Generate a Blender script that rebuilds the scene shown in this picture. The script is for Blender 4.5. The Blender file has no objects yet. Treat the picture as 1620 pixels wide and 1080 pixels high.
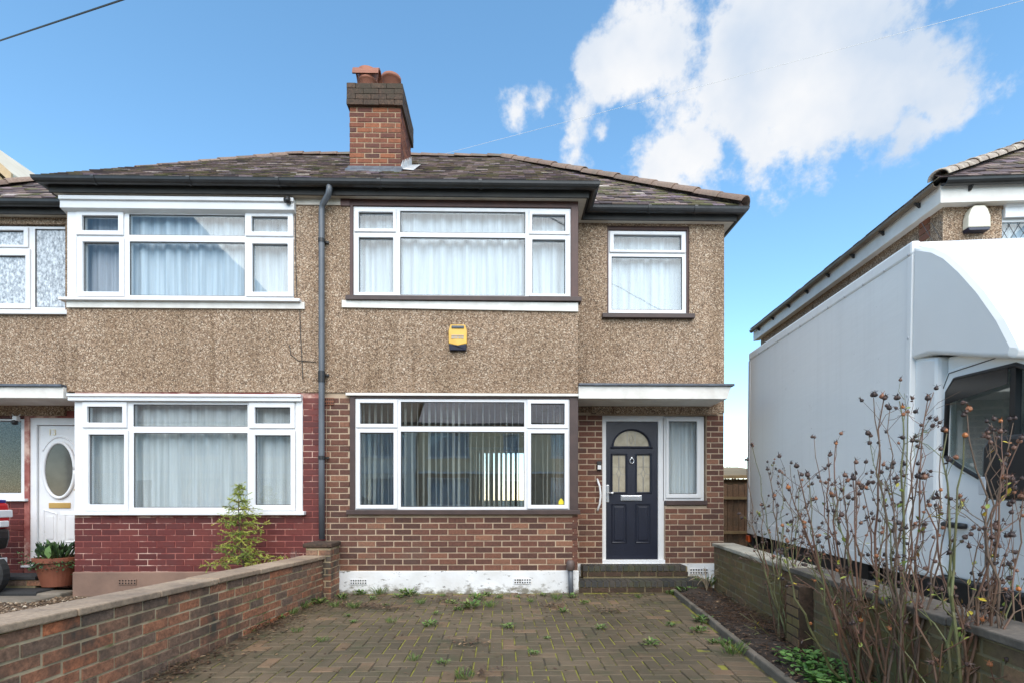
import bpy, bmesh, math, random
from mathutils import Vector, Matrix
random.seed(7)
R = math.radians
sc = bpy.context.scene
COL = sc.collection

# ------------------------------------------------------------------ camera
FOC, CX, HY, CAMH, YAW = 820.0, 810.0, 788.0, 1.18, R(1.07)
cam_d = bpy.data.cameras.new('camera'); cam = bpy.data.objects.new('camera', cam_d); COL.objects.link(cam)
cam.location = (0, 0, CAMH); cam.rotation_euler = (R(90), 0, -YAW)
cam_d.sensor_width = 36.0; cam_d.lens = FOC/1620*36.0
cam_d.shift_y = (HY-540)/1620.0
cam_d.clip_start = 0.05; cam_d.clip_end = 2000
sc.camera = cam

def cam2w(u, v, t):            # camera-frame offsets (per unit depth) -> world
    s, c = math.sin(YAW), math.cos(YAW)
    return Vector((t*(s+c*u), t*(c-s*u), CAMH+t*v))
def onY(px, py, Y):            # point measured on an upright plane parallel to the facade
    u = (px-CX)/FOC; v = (HY-py)/FOC
    t = Y/(math.cos(YAW)-math.sin(YAW)*u)
    return cam2w(u, v, t)
def onZ(px, py, Z=0.0):        # point measured on a level surface
    u = (px-CX)/FOC; v = (HY-py)/FOC
    return cam2w(u, v, (Z-CAMH)/v)
def dep(px, py, d):
    return cam2w((px-CX)/FOC, (HY-py)/FOC, d)
def X(px, Y): return onY(px, HY, Y).x
def Zf(py, Y, px=810): return onY(px, py, Y).z
def RC(x0, y0, x1, y1, Y):     # rectangle measured on an upright plane -> x0,x1,z0,z1
    cx = (x0+x1)/2
    return (X(x0, Y), X(x1, Y), Zf(y1, Y, cx), Zf(y0, Y, cx))

# ------------------------------------------------------------------ light
SUN_AZ, SUN_EL = R(6), R(46)          # from the street side, nearly square on to the facade
sun_dir = Vector((math.sin(SUN_AZ)*math.cos(SUN_EL), -math.cos(SUN_AZ)*math.cos(SUN_EL), math.sin(SUN_EL)))
sd = bpy.data.lights.new('sun', 'SUN'); sd.energy = 3.4; sd.angle = R(72); sd.color = (1.0, 0.915, 0.78)
so = bpy.data.objects.new('sun', sd); COL.objects.link(so)
so.rotation_euler = sun_dir.to_track_quat('Z', 'Y').to_euler(); so.location = (6, -6, 12)

world = bpy.data.worlds.new('World'); sc.world = world; world.use_nodes = True
wt = world.node_tree; wt.nodes.clear()
def wn(t, **k):
    n = wt.nodes.new(t)
    for a, b in k.items(): setattr(n, a, b)
    return n
def wl(a, b): wt.links.new(a, b)
sky = wn('ShaderNodeTexSky'); sky.sky_type = 'NISHITA'; sky.sun_disc = False
sky.sun_elevation = SUN_EL
sky.sun_rotation = math.atan2(sun_dir.x, sun_dir.y)
sky.air_density = 1.0; sky.dust_density = 0.0; sky.ozone_density = 2.2; sky.altitude = 30
tc = wn('ShaderNodeTexCoord')
# clouds: one large bank plus small ones; the same noise carries on over the rest of the sky
blobs = [(1190,85,.112),(1270,35,.12),(1350,90,.11),(1105,165,.10),(1065,70,.085),(1165,185,.095),(1430,130,.075),(1290,160,.085),(1235,110,.118),
         (1000,82,.065),(1060,228,.06),(1120,232,.06),(1200,238,.05),(1400,190,.05),(950,92,.035),(1470,145,.045),(1390,25,.08),(1150,25,.09),(1430,208,.04),(1030,60,.06),
         (815,170,.06,.72),(855,165,.05,.74),(905,202,.075,.55),(955,207,.05,.62),(985,20,.05,.45)]
cur = None
for (px, py, r, *off) in blobs:
    c = (cam2w((px-CX)/FOC, (HY-py)/FOC, 1.0)-Vector((0, 0, CAMH))).normalized()
    d = wn('ShaderNodeVectorMath', operation='DISTANCE'); d.inputs[1].default_value = c; wl(tc.outputs['Generated'], d.inputs[0])
    m = wn('ShaderNodeMath', operation='MULTIPLY_ADD'); m.inputs[1].default_value = -1/r; m.inputs[2].default_value = 1.0-(off[0] if off else 0); wl(d.outputs['Value'], m.inputs[0])
    if cur is None: cur = m.outputs[0]
    else:
        x = wn('ShaderNodeMath', operation='SMOOTH_MAX'); x.inputs[2].default_value = .12; wl(cur, x.inputs[0]); wl(m.outputs[0], x.inputs[1]); cur = x.outputs[0]
low = wn('ShaderNodeTexNoise'); low.inputs['Scale'].default_value = 1.35; low.inputs['Detail'].default_value = 2
lm = wn('ShaderNodeMapping'); lm.inputs['Location'].default_value = (7.3, 2.2, 1.1); wl(tc.outputs['Generated'], lm.inputs['Vector']); wl(lm.outputs[0], low.inputs['Vector'])
lo = wn('ShaderNodeMath', operation='MULTIPLY_ADD'); lo.inputs[1].default_value = 5.0; lo.inputs[2].default_value = -3.75; wl(low.outputs['Fac'], lo.inputs[0])
mx = wn('ShaderNodeMath', operation='MAXIMUM'); wl(cur, mx.inputs[0]); wl(lo.outputs[0], mx.inputs[1])
cl = wn('ShaderNodeMath', operation='MAXIMUM'); cl.inputs[1].default_value = -1.0; wl(mx.outputs[0], cl.inputs[0])
ce = wn('ShaderNodeMath', operation='MINIMUM'); ce.inputs[1].default_value = .85; wl(cl.outputs[0], ce.inputs[0])
fb = wn('ShaderNodeTexNoise'); fb.inputs['Scale'].default_value = 10.0; fb.inputs['Detail'].default_value = 9; fb.inputs['Roughness'].default_value = .62
wl(tc.outputs['Generated'], fb.inputs['Vector'])
fa = wn('ShaderNodeMath', operation='MULTIPLY_ADD'); fa.inputs[1].default_value = 3.7; fa.inputs[2].default_value = -1.70; wl(fb.outputs['Fac'], fa.inputs[0])
ad = wn('ShaderNodeMath', operation='ADD'); wl(ce.outputs[0], ad.inputs[0]); wl(fa.outputs[0], ad.inputs[1])
al = wn('ShaderNodeMapRange', interpolation_type='SMOOTHSTEP'); al.inputs['From Min'].default_value = -.05; al.inputs['From Max'].default_value = .62
wl(ad.outputs[0], al.inputs['Value'])
shn = wn('ShaderNodeTexNoise'); shn.inputs['Scale'].default_value = 5.5; shn.inputs['Detail'].default_value = 5; wl(tc.outputs['Generated'], shn.inputs['Vector'])
shr = wn('ShaderNodeValToRGB'); shr.color_ramp.elements[0].position = .36; shr.color_ramp.elements[1].position = .62
CW = 4.15
shr.color_ramp.elements[0].color = (.66, .76, .90, 1); shr.color_ramp.elements[1].color = (.97, .98, 1.0, 1); wl(shn.outputs['Fac'], shr.inputs[0])
csc = wn('ShaderNodeVectorMath', operation='SCALE'); csc.inputs['Scale'].default_value = CW; wl(shr.outputs[0], csc.inputs[0])
mixc = wn('ShaderNodeMix', data_type='RGBA'); wl(al.outputs[0], mixc.inputs['Factor']); 
hs = wn('ShaderNodeHueSaturation'); hs.inputs['Saturation'].default_value = 1.10; hs.inputs['Hue'].default_value = .488; hs.inputs['Value'].default_value = 1.28; wl(sky.outputs[0], hs.inputs['Color'])
wl(hs.outputs[0], mixc.inputs['A']); wl(csc.outputs[0], mixc.inputs['B'])
bg = wn('ShaderNodeBackground'); bg.inputs['Strength'].default_value = 0.15; wl(mixc.outputs['Result'], bg.inputs['Color'])
wo = wn('ShaderNodeOutputWorld'); wl(bg.outputs[0], wo.inputs['Surface'])
sc.view_settings.view_transform = 'Standard'; sc.view_settings.look = 'None'; sc.view_settings.gamma = 1.0
sc.view_settings.use_curve_mapping = False
sc.view_settings.exposure = 0.68

# ------------------------------------------------------------------ mesh helpers
class MB:
    def __init__(s): s.v = []; s.f = []; s.c = None
    def add(s, vs, fs):
        o = len(s.v); s.v += [tuple(p) for p in vs]; s.f += [tuple(i+o for i in f) for f in fs]; return s
    def box(s, x0, x1, y0, y1, z0, z1):
        return s.add([(x0,y0,z0),(x1,y0,z0),(x1,y1,z0),(x0,y1,z0),(x0,y0,z1),(x1,y0,z1),(x1,y1,z1),(x0,y1,z1)],
                     [(3,2,1,0),(4,5,6,7),(0,1,5,4),(1,2,6,5),(2,3,7,6),(3,0,4,7)])
    def prism(s, poly, y0, y1):          # polygon in (x,z), counter-clockwise seen from -y
        n = len(poly)
        vs = [(x,y0,z) for x,z in poly]+[(x,y1,z) for x,z in poly]
        fs = [tuple(range(n)), tuple(range(2*n-1,n-1,-1))]+[(i,i+n,(i+1)%n+n,(i+1)%n) for i in range(n)]
        return s.add(vs, fs)
    def prism_x(s, poly, x0, x1):        # polygon in (y,z)
        n = len(poly)
        vs = [(x0,y,z) for y,z in poly]+[(x1,y,z) for y,z in poly]
        fs = [tuple(range(n-1,-1,-1)), tuple(range(n,2*n))]+[(i,(i+1)%n,(i+1)%n+n,i+n) for i in range(n)]
        return s.add(vs, fs)
    def prism_z(s, poly, z0, z1):
        n = len(poly)
        vs = [(x,y,z0) for x,y in poly]+[(x,y,z1) for x,y in poly]
        fs = [tuple(range(n-1,-1,-1)), tuple(range(n,2*n))]+[(i,(i+1)%n,(i+1)%n+n,i+n) for i in range(n)]
        return s.add(vs, fs)
    def tube(s, pts, rad, n=8, cap=True):
        pts = [Vector(p) for p in pts]
        rr = rad if isinstance(rad, (list, tuple)) else [rad]*len(pts)
        vs = []; fs = []; prev = None
        for i, p in enumerate(pts):
            t = (pts[min(i+1,len(pts)-1)]-pts[max(i-1,0)])
            t = t.normalized() if t.length > 1e-9 else Vector((0,0,1))
            if prev is None:
                a = Vector((0,0,1)) if abs(t.z) < .9 else Vector((1,0,0))
                b = t.cross(a).normalized()
            else:
                b = (prev-t*prev.dot(t)); b = b.normalized() if b.length > 1e-6 else t.orthogonal().normalized()
            prev = b; c = t.cross(b)
            for k in range(n):
                an = 2*math.pi*k/n
                vs.append(p+(b*math.cos(an)+c*math.sin(an))*rr[i])
        for i in range(len(pts)-1):
            for k in range(n):
                fs.append((i*n+k, i*n+(k+1)%n, (i+1)*n+(k+1)%n, (i+1)*n+k))
        if cap: fs.append(tuple(range(n-1,-1,-1))); fs.append(tuple(range((len(pts)-1)*n, len(pts)*n)))
        return s.add(vs, fs)
    def lathe(s, prof, c, n=16):         # prof (r,z), about vertical axis at c
        vs = []; fs = []
        for r, z in prof:
            for k in range(n):
                an = 2*math.pi*k/n; vs.append((c[0]+r*math.cos(an), c[1]+r*math.sin(an), c[2]+z))
        for i in range(len(prof)-1):
            for k in range(n): fs.append((i*n+k, i*n+(k+1)%n, (i+1)*n+(k+1)%n, (i+1)*n+k))
        return s.add(vs, fs)
    def plate(s, x0, x1, z0, z1, holes, y0, y1):   # upright slab with rectangular holes
        xs = sorted({x0,x1}|{min(max(h[i],x0),x1) for h in holes for i in (0,1)})
        zs = sorted({z0,z1}|{min(max(h[i],z0),z1) for h in holes for i in (2,3)})
        nx, nz = len(xs)-1, len(zs)-1
        sol = [[not any(h[0]-1e-6 <= (xs[i]+xs[i+1])/2 <= h[1]+1e-6 and h[2]-1e-6 <= (zs[j]+zs[j+1])/2 <= h[3]+1e-6 for h in holes) for j in range(nz)] for i in range(nx)]
        g = lambda i,j: 0 <= i < nx and 0 <= j < nz and sol[i][j]
        vs = [(x,y,z) for y in (y0,y1) for x in xs for z in zs]
        N = (nx+1)*(nz+1); id_ = lambda i,j,b: b*N+i*(nz+1)+j
        fs = []
        for i in range(nx):
            for j in range(nz):
                if not sol[i][j]: continue
                fs.append((id_(i,j,0),id_(i+1,j,0),id_(i+1,j+1,0),id_(i,j+1,0)))
                fs.append((id_(i,j,1),id_(i,j+1,1),id_(i+1,j+1,1),id_(i+1,j,1)))
                if not g(i-1,j): fs.append((id_(i,j,0),id_(i,j+1,0),id_(i,j+1,1),id_(i,j,1)))
                if not g(i+1,j): fs.append((id_(i+1,j,0),id_(i+1,j,1),id_(i+1,j+1,1),id_(i+1,j+1,0)))
                if not g(i,j-1): fs.append((id_(i,j,0),id_(i,j,1),id_(i+1,j,1),id_(i+1,j,0)))
                if not g(i,j+1): fs.append((id_(i,j+1,0),id_(i+1,j+1,0),id_(i+1,j+1,1),id_(i,j+1,1)))
        return s.add(vs, fs)
    def sweep(s, prof, path, closed=True, cap=True):    # prof (outward offset, z); path plan points, outward = right of travel
        path = [Vector((p[0],p[1])) for p in path]; n = len(prof); vs = []; fs = []
        for i, p in enumerate(path):
            ds = []
            if i > 0: ds.append((path[i]-path[i-1]).normalized())
            if i < len(path)-1: ds.append((path[i+1]-path[i]).normalized())
            ns = [Vector((d.y,-d.x)) for d in ds]
            if len(ns) == 1: m = ns[0]
            else:
                m = (ns[0]+ns[1]); m = m/ (1+ns[0].dot(ns[1]))
            for o, z in prof: vs.append((p.x+m.x*o, p.y+m.y*o, z))
        k = n if closed else n-1
        for i in range(len(path)-1):
            for j in range(k): fs.append((i*n+j, (i+1)*n+j, (i+1)*n+(j+1)%n, i*n+(j+1)%n))
        if cap and closed: fs.append(tuple(range(n))); fs.append(tuple(range(len(path)*n-1, (len(path)-1)*n-1, -1)))
        return s.add(vs, fs)
    def mesh(s, name, mat=None, smooth=False):
        me = bpy.data.meshes.new(name); me.from_pydata(s.v, [], s.f)
        if mat: me.materials.append(mat)
        if s.c is not None:
            at = me.attributes.new('tone', 'FLOAT', 'FACE'); at.data.foreach_set('value', s.c)
        me.update()
        bm = bmesh.new(); bm.from_mesh(me); bmesh.ops.recalc_face_normals(bm, faces=bm.faces); bm.to_mesh(me); bm.free()
        if smooth: me.polygons.foreach_set('use_smooth', [True]*len(me.polygons))
        return me

def link(o, parent=None, world_space=True):
    COL.objects.link(o)
    if parent is not None:
        o.parent = parent
        if world_space and parent.type == 'EMPTY' and parent.parent is None:
            o.matrix_parent_inverse = Matrix.LocRotScale(parent.location, parent.rotation_euler, None).inverted()
    return o
def build(name, mb, mat, parent=None, ws=True, smooth=False, bevel=0, label=None, kind=None):
    o = bpy.data.objects.new(name, mb.mesh(name, mat, smooth))
    link(o, parent, ws)
    if bevel:
        b = o.modifiers.new('bevel', 'BEVEL'); b.width = bevel; b.segments = 2; b.limit_method = 'ANGLE'; b.angle_limit = R(40)
    if label: o['label'] = label
    if kind: o['kind'] = kind
    return o
def thing(name, label, cat, loc=(0,0,0), rot=(0,0,0), group=None):
    o = bpy.data.objects.new(name, None); COL.objects.link(o); o.location = loc; o.rotation_euler = rot
    o.empty_display_size = .1
    o['label'] = label; o['category'] = cat
    if group: o['group'] = group
    return o
def tag(o, label, cat, group=None):
    o['label'] = label; o['category'] = cat
    if group: o['group'] = group
    return o
def inst(name, me, parent, M):
    o = bpy.data.objects.new(name, me); COL.objects.link(o); o.parent = parent; o.matrix_basis = M; return o

# ------------------------------------------------------------------ materials
def newmat(name):
    m = bpy.data.materials.new(name); m.use_nodes = True; nt = m.node_tree
    return m, nt, nt.nodes['Principled BSDF']
def N(nt, t, **k):
    n = nt.nodes.new(t)
    for a, b in k.items(): setattr(n, a, b)
    return n
def ramp(nt, fac, stops, interp='LINEAR'):
    r = N(nt, 'ShaderNodeValToRGB'); cr = r.color_ramp; cr.interpolation = interp
    while len(cr.elements) < len(stops): cr.elements.new(.5)
    for e, (p, c) in zip(cr.elements, stops): e.position = p; e.color = (*c, 1)
    nt.links.new(fac, r.inputs[0]); return r.outputs[0]
def noise(nt, vec, scale, detail=4, rough=.55, out='Fac'):
    n = N(nt, 'ShaderNodeTexNoise'); n.inputs['Scale'].default_value = scale; n.inputs['Detail'].default_value = detail
    n.inputs['Roughness'].default_value = rough; nt.links.new(vec, n.inputs['Vector']); return n.outputs[out]
def pos(nt): return N(nt, 'ShaderNodeNewGeometry').outputs['Position']
def mixc_(nt, fac, a, b, mode='MIX'):
    m = N(nt, 'ShaderNodeMix', data_type='RGBA', blend_type=mode)
    for s, v in (('Factor', fac), ('A', a), ('B', b)):
        if isinstance(v, (int, float)): m.inputs[s].default_value = v
        elif isinstance(v, tuple): m.inputs[s].default_value = (*v, 1)
        else: nt.links.new(v, m.inputs[s])
    return m.outputs['Result']
def math_(nt, op, a, b=0.0, c=None):
    m = N(nt, 'ShaderNodeMath', operation=op)
    for i, v in enumerate((a, b, c)):
        if v is None: continue
        if isinstance(v, (int, float)): m.inputs[i].default_value = v
        else: nt.links.new(v, m.inputs[i])
    return m.outputs[0]
def bump(nt, bsdf, h, strength=.4, dist=.01):
    b = N(nt, 'ShaderNodeBump'); b.inputs['Strength'].default_value = strength; b.inputs['Distance'].default_value = dist
    nt.links.new(h, b.inputs['Height']); nt.links.new(b.outputs[0], bsdf.inputs['Normal'])
def stretch(nt, vec, s):
    m = N(nt, 'ShaderNodeMapping'); m.inputs['Scale'].default_value = s; nt.links.new(vec, m.inputs['Vector']); return m.outputs[0]

def plain(name, c1, c2=None, scale=6, rough=.6, bmp=0, bscale=60, metal=0, spots=None, spotscale=14, spotlim=(.6,.7)):
    m, nt, b = newmat(name); p = pos(nt)
    c2 = c2 or tuple(x*.85 for x in c1)
    col = ramp(nt, noise(nt, p, scale, 5, .6), [(.35, c1), (.65, c2)])
    if spots:
        f = ramp(nt, noise(nt, p, spotscale, 6, .65), [(spotlim[0], (0,0,0)), (spotlim[1], (1,1,1))])
        col = mixc_(nt, f, col, spots)
    nt.links.new(col, b.inputs['Base Color']); b.inputs['Roughness'].default_value = rough; b.inputs['Metallic'].default_value = metal
    if bmp: bump(nt, b, noise(nt, p, bscale, 4), bmp, .004)
    return m
def rnd(nt, tone):     # per-piece random value: object random for single pieces, stored tone for joined ones
    if tone:
        a = N(nt, 'ShaderNodeAttribute'); a.attribute_name = 'tone'; return a.outputs['Fac']
    return N(nt, 'ShaderNodeObjectInfo').outputs['Random']
def piece(name, stops, tone=False, rough=.85, grime=None, gscale=3, glim=(.5,.7), bmp=.5, bscale=70, fine=.25):
    m, nt, b = newmat(name); p = pos(nt)
    col = ramp(nt, rnd(nt, tone), stops)
    nz = noise(nt, p, 38, 5, .7)
    col = mixc_(nt, 1.0, col, ramp(nt, nz, [(.3, (1-fine*1.6,)*3), (.7, (1+fine*.6,)*3)]), 'MULTIPLY')
    if grime:
        f = ramp(nt, noise(nt, p, gscale, 6, .65), [(glim[0], (0,0,0)), (glim[1], (1,1,1))])
        col = mixc_(nt, f, col, grime)
    nt.links.new(col, b.inputs['Base Color']); b.inputs['Roughness'].default_value = rough
    bump(nt, b, noise(nt, p, bscale, 5, .7), bmp, .004)
    return m

def pebbledash(name, k=1.0, sat=1.0):
    m, nt, b = newmat(name); p = pos(nt)
    v = N(nt, 'ShaderNodeTexVoronoi'); v.inputs['Scale'].default_value = 80; nt.links.new(p, v.inputs['Vector'])
    v2 = N(nt, 'ShaderNodeTexVoronoi'); v2.inputs['Scale'].default_value = 135; nt.links.new(p, v2.inputs['Vector'])
    st = [(0.0,(.035,.022,.015)),(.2,(.122,.073,.044)),(.44,(.262,.166,.102)),(.68,(.38,.262,.17)),(.88,(.52,.395,.28)),(1.0,(.82,.72,.58))]
    st = [(a, tuple(x*k for x in c)) for a, c in st]
    sp = N(nt, 'ShaderNodeSeparateColor'); nt.links.new(v.outputs['Color'], sp.inputs[0])
    sp2 = N(nt, 'ShaderNodeSeparateColor'); nt.links.new(v2.outputs['Color'], sp2.inputs[0])
    c = mixc_(nt, .45, ramp(nt, sp.outputs[0], st), ramp(nt, sp2.outputs[1], st))
    gap = ramp(nt, v.outputs['Distance'], [(.45,(1,1,1)),(.8,(.55,.5,.45))])
    c = mixc_(nt, 1.0, c, gap, 'MULTIPLY')
    w = ramp(nt, noise(nt, stretch(nt, p, (1,1,.55)), 1.6, 6, .6), [(.3,(.80,.77,.72)),(.55,(1,1,1)),(.75,(1.1,1.08,1.06))])
    c = mixc_(nt, 1.0, c, w, 'MULTIPLY')
    sk = ramp(nt, noise(nt, stretch(nt, p, (5.5,5.5,.35)), 1.0, 5, .6), [(.30,(.74,.70,.64)),(.46,(1,1,1)),(.7,(1.04,1.03,1.02))])
    c = mixc_(nt, 1.0, c, sk, 'MULTIPLY')
    nt.links.new(c, b.inputs['Base Color']); b.inputs['Roughness'].default_value = .85
    bump(nt, b, v.outputs['Distance'], -1.0, .010)
    return m

def glass(name, ior=1.75, tint=(.93,.96,.97)):
    m, nt, b = newmat(name); nt.nodes.remove(b)
    lw_ = N(nt, 'ShaderNodeLayerWeight'); lw_.inputs['Blend'].default_value = .5
    f0 = ((ior-1)/(ior+1))**2
    fac = math_(nt, 'MULTIPLY_ADD', math_(nt, 'POWER', lw_.outputs['Facing'], 5.0), 1-f0, f0)
    tr = N(nt, 'ShaderNodeBsdfTransparent'); tr.inputs[0].default_value = (*tint, 1)
    gl = N(nt, 'ShaderNodeBsdfGlossy'); gl.inputs['Roughness'].default_value = .004
    bp = N(nt, 'ShaderNodeBump'); bp.inputs['Strength'].default_value = .035; bp.inputs['Distance'].default_value = .02
    nt.links.new(noise(nt, pos(nt), 1.7, 2), bp.inputs['Height']); nt.links.new(bp.outputs[0], gl.inputs['Normal'])
    mx = N(nt, 'ShaderNodeMixShader'); nt.links.new(fac, mx.inputs[0]); nt.links.new(tr.outputs[0], mx.inputs[1]); nt.links.new(gl.outputs[0], mx.inputs[2])
    nt.links.new(mx.outputs[0], nt.nodes['Material Output'].inputs['Surface'])
    return m
def cloth(name, col, transp=.18):
    m, nt, b = newmat(name); nt.nodes.remove(b)
    p = pos(nt)
    c = ramp(nt, noise(nt, stretch(nt, p, (30,30,.6)), 1.0, 3), [(.3, tuple(x*.70 for x in col)), (.7, col)])  # upright colour streaks: fold shading painted in, along with gathered fabric density
    d = N(nt, 'ShaderNodeBsdfDiffuse'); t = N(nt, 'ShaderNodeBsdfTranslucent'); tr = N(nt, 'ShaderNodeBsdfTransparent')
    nt.links.new(c, d.inputs[0]); nt.links.new(c, t.inputs[0])
    a = N(nt, 'ShaderNodeMixShader'); a.inputs[0].default_value = .15; nt.links.new(d.outputs[0], a.inputs[1]); nt.links.new(t.outputs[0], a.inputs[2])
    e = N(nt, 'ShaderNodeMixShader'); e.inputs[0].default_value = transp; nt.links.new(a.outputs[0], e.inputs[1]); nt.links.new(tr.outputs[0], e.inputs[2])
    nt.links.new(e.outputs[0], nt.nodes['Material Output'].inputs['Surface'])
    return m
def leafmat(name, stops, tone=False):
    m, nt, b = newmat(name); p = pos(nt)
    f = rnd(nt, True) if tone else noise(nt, p, 9, 4)
    col = ramp(nt, f, stops); nt.links.new(col, b.inputs['Base Color']); b.inputs['Roughness'].default_value = .55
    b.inputs['Transmission Weight'].default_value = 0
    return m

M = {}
M['peb'] = pebbledash('pebbledash'); M['peb2'] = pebbledash('pebbledash_grey', 1.05)
BR = [(0,(.08,.036,.026)),(.25,(.115,.048,.033)),(.6,(.145,.058,.037)),(.82,(.175,.073,.045)),(.96,(.25,.115,.068)),(1,(.11,.055,.04))]
M['brick'] = piece('house_brick', BR, grime=(.10,.07,.055), gscale=2.2, glim=(.55,.85))
M['mortar'] = plain('mortar', (.49,.37,.26), (.36,.265,.19), 5, .95, .4, 120)
M['redbrick'] = piece('painted_red_brick', [(0,(.085,.013,.011)),(.5,(.115,.018,.015)),(1,(.145,.028,.021))], rough=.6, grime=(.085,.022,.02), gscale=3, glim=(.5,.8), fine=.15, bmp=.3)
M['redmortar'] = plain('painted_joint', (.36,.13,.105), (.20,.045,.038), 7, .8, .3, 100, spots=(.62,.42,.34), spotscale=2.6, spotlim=(.50,.62))
M['wallbrick'] = piece('garden_brick', [(0,(.19,.125,.09)),(.25,(.26,.148,.094)),(.55,(.34,.16,.092)),(.82,(.42,.165,.084)),(1,(.52,.17,.072))], grime=(.06,.05,.038), gscale=2.0, glim=(.50,.68), fine=.4)
M['wallmortar'] = plain('garden_mortar', (.56,.44,.28), (.36,.28,.175), 4, .95, .5, 90, spots=(.15,.145,.05), spotscale=3, spotlim=(.52,.66))
M['mossbrick'] = piece('mossy_brick', [(0,(.13,.086,.05)),(.5,(.19,.118,.066)),(1,(.26,.145,.078))], grime=(.165,.128,.042), gscale=2.6, glim=(.42,.66))
M['mossmortar'] = plain('mossy_mortar', (.25,.20,.115), (.17,.14,.07), 4, .95, .5, 90, spots=(.34,.31,.24), spotscale=22, spotlim=(.62,.68))
M['chbrick'] = piece('chimney_brick', [(0,(.085,.03,.022)),(.3,(.14,.044,.027)),(.65,(.20,.062,.03)),(1,(.29,.095,.04))], grime=(.12,.055,.03), gscale=4, glim=(.55,.8))
M['chmortar'] = plain('chimney_mortar', (.44,.31,.20), (.30,.20,.13), 5, .95, .4, 90)
M['darkbrick'] = piece('step_brick', [(0,(.028,.028,.028)),(.5,(.05,.047,.043)),(1,(.075,.062,.05))], grime=(.06,.065,.03), gscale=5, glim=(.5,.7), rough=.7)
M['oldcap'] = piece('sooty_cap', [(0,(.07,.04,.025)),(1,(.10,.055,.033))], grime=(.042,.03,.017), gscale=5, glim=(.45,.65), fine=.5)
M['coping'] = piece('coping_stone', [(0,(.33,.235,.16)),(1,(.42,.31,.215))], grime=(.15,.11,.08), gscale=1.3, glim=(.48,.66))
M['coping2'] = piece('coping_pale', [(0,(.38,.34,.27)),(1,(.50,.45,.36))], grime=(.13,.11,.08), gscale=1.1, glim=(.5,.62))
TL = [(0,(.042,.031,.029)),(.18,(.09,.062,.06)),(.36,(.165,.112,.115)),(.5,(.14,.095,.06)),(.6,(.125,.12,.04)),(.76,(.215,.145,.125)),(.88,(.33,.245,.215)),(.95,(.25,.18,.23)),(1,(.60,.51,.43))]
M['tile'] = piece('roof_tile', TL, grime=(.075,.085,.028), gscale=2.5, glim=(.55,.75), rough=.75)
M['tile_j'] = piece('roof_tile_field', TL, tone=True, grime=(.075,.085,.028), gscale=2.5, glim=(.55,.75), rough=.75)
M['ridge'] = piece('ridge_clay', [(0,(.16,.10,.075)),(1,(.27,.185,.14))], grime=(.13,.11,.085), gscale=3, glim=(.5,.7))
M['ridge2'] = piece('ridge_lichen', [(0,(.27,.21,.165)),(1,(.40,.33,.27))], grime=(.48,.42,.34), gscale=7, glim=(.5,.62))
M['felt'] = plain('roof_underlay', (.03,.028,.026), None, 5, .9)
M['upvc'] = plain('white_upvc', (.74,.74,.745), (.69,.69,.70), 5, .32, spots=(.58,.57,.54), spotscale=9, spotlim=(.62,.78))
M['upvc2'] = plain('aged_upvc', (.70,.70,.70), (.63,.63,.63), 2, .4)
M['brown'] = plain('brown_timber', (.075,.028,.021), (.05,.019,.015), 7, .5, .25, 40)
M['brown2'] = plain('brown_timber_dull', (.062,.036,.031), (.042,.025,.022), 7, .55, .25, 40)
M['wpaint'] = plain('flaking_white_paint', (.74,.72,.67), (.62,.59,.54), 5, .6, .3, 50, spots=(.16,.12,.09), spotscale=7, spotlim=(.70,.73))
M['soffit'] = plain('soffit_paint', (.58,.53,.46), (.44,.39,.32), 3, .7, .1, 40)
M['soffitw'] = plain('soffit_white', (.74,.71,.66), (.64,.60,.54), 3, .6)
M['gutter'] = plain('black_gutter', (.014,.014,.015), (.03,.03,.031), 4, .38, .1, 20)
M['fasciab'] = plain('black_fascia', (.016,.015,.014), (.03,.027,.024), 5, .7, .3, 30, spots=(.36,.28,.20), spotscale=6, spotlim=(.72,.75))
M['pipe'] = plain('grey_downpipe', (.115,.125,.14), (.085,.092,.105), 3, .42)
M['lead'] = plain('lead_sheet', (.10,.115,.14), (.05,.056,.07), 9, .5, .3, 30, spots=(.24,.26,.28), spotscale=10, spotlim=(.62,.7))
M['plinth'] = plain('painted_plinth', (.72,.73,.74), (.60,.60,.59), 3, .75, .4, 30, spots=(.06,.055,.045), spotscale=4.5, spotlim=(.655,.70))
def plinth_mat():
    m, nt, b = newmat('splashed_plinth'); p = pos(nt); sp = N(nt, 'ShaderNodeSeparateXYZ'); nt.links.new(p, sp.inputs[0])
    col = ramp(nt, noise(nt, p, 3, 5), [(.35,(.74,.75,.76)),(.65,(.62,.62,.61))])
    h = math_(nt, 'ADD', math_(nt, 'MULTIPLY', sp.outputs['Z'], -4.5), math_(nt, 'MULTIPLY_ADD', noise(nt, stretch(nt, p, (1,1,1.6)), 7, 7, .7), 2.9, -.95))
    col = mixc_(nt, ramp(nt, h, [(.10,(0,0,0)),(.55,(1,1,1))]), col, (.20,.185,.15))
    col = mixc_(nt, ramp(nt, noise(nt, stretch(nt, p, (1,1,2.2)), 6, 6, .7), [(.60,(0,0,0)),(.66,(1,1,1))]), col, (.10,.09,.075))
    nt.links.new(col, b.inputs['Base Color']); b.inputs['Roughness'].default_value = .75; bump(nt, b, noise(nt, p, 30, 5), .4, .006); return m
M['plinth'] = plinth_mat()
M['plinthb'] = plain('brown_plinth', (.235,.145,.105), (.16,.10,.075), 2.5, .9, .4, 60)
M['glass'] = glass('window_glass', 1.52)
M['glass_lo'] = glass('window_glass_clear', 2.9)
M['glass_mid'] = glass('window_glass_street', 2.1)
M['gasket'] = plain('gasket', (.03,.03,.033), None, 5, .6)
M['net'] = cloth('net_curtain', (.78,.82,.86), .04)
M['net2'] = cloth('net_curtain_thin', (.95,.94,.92), .04)
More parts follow.
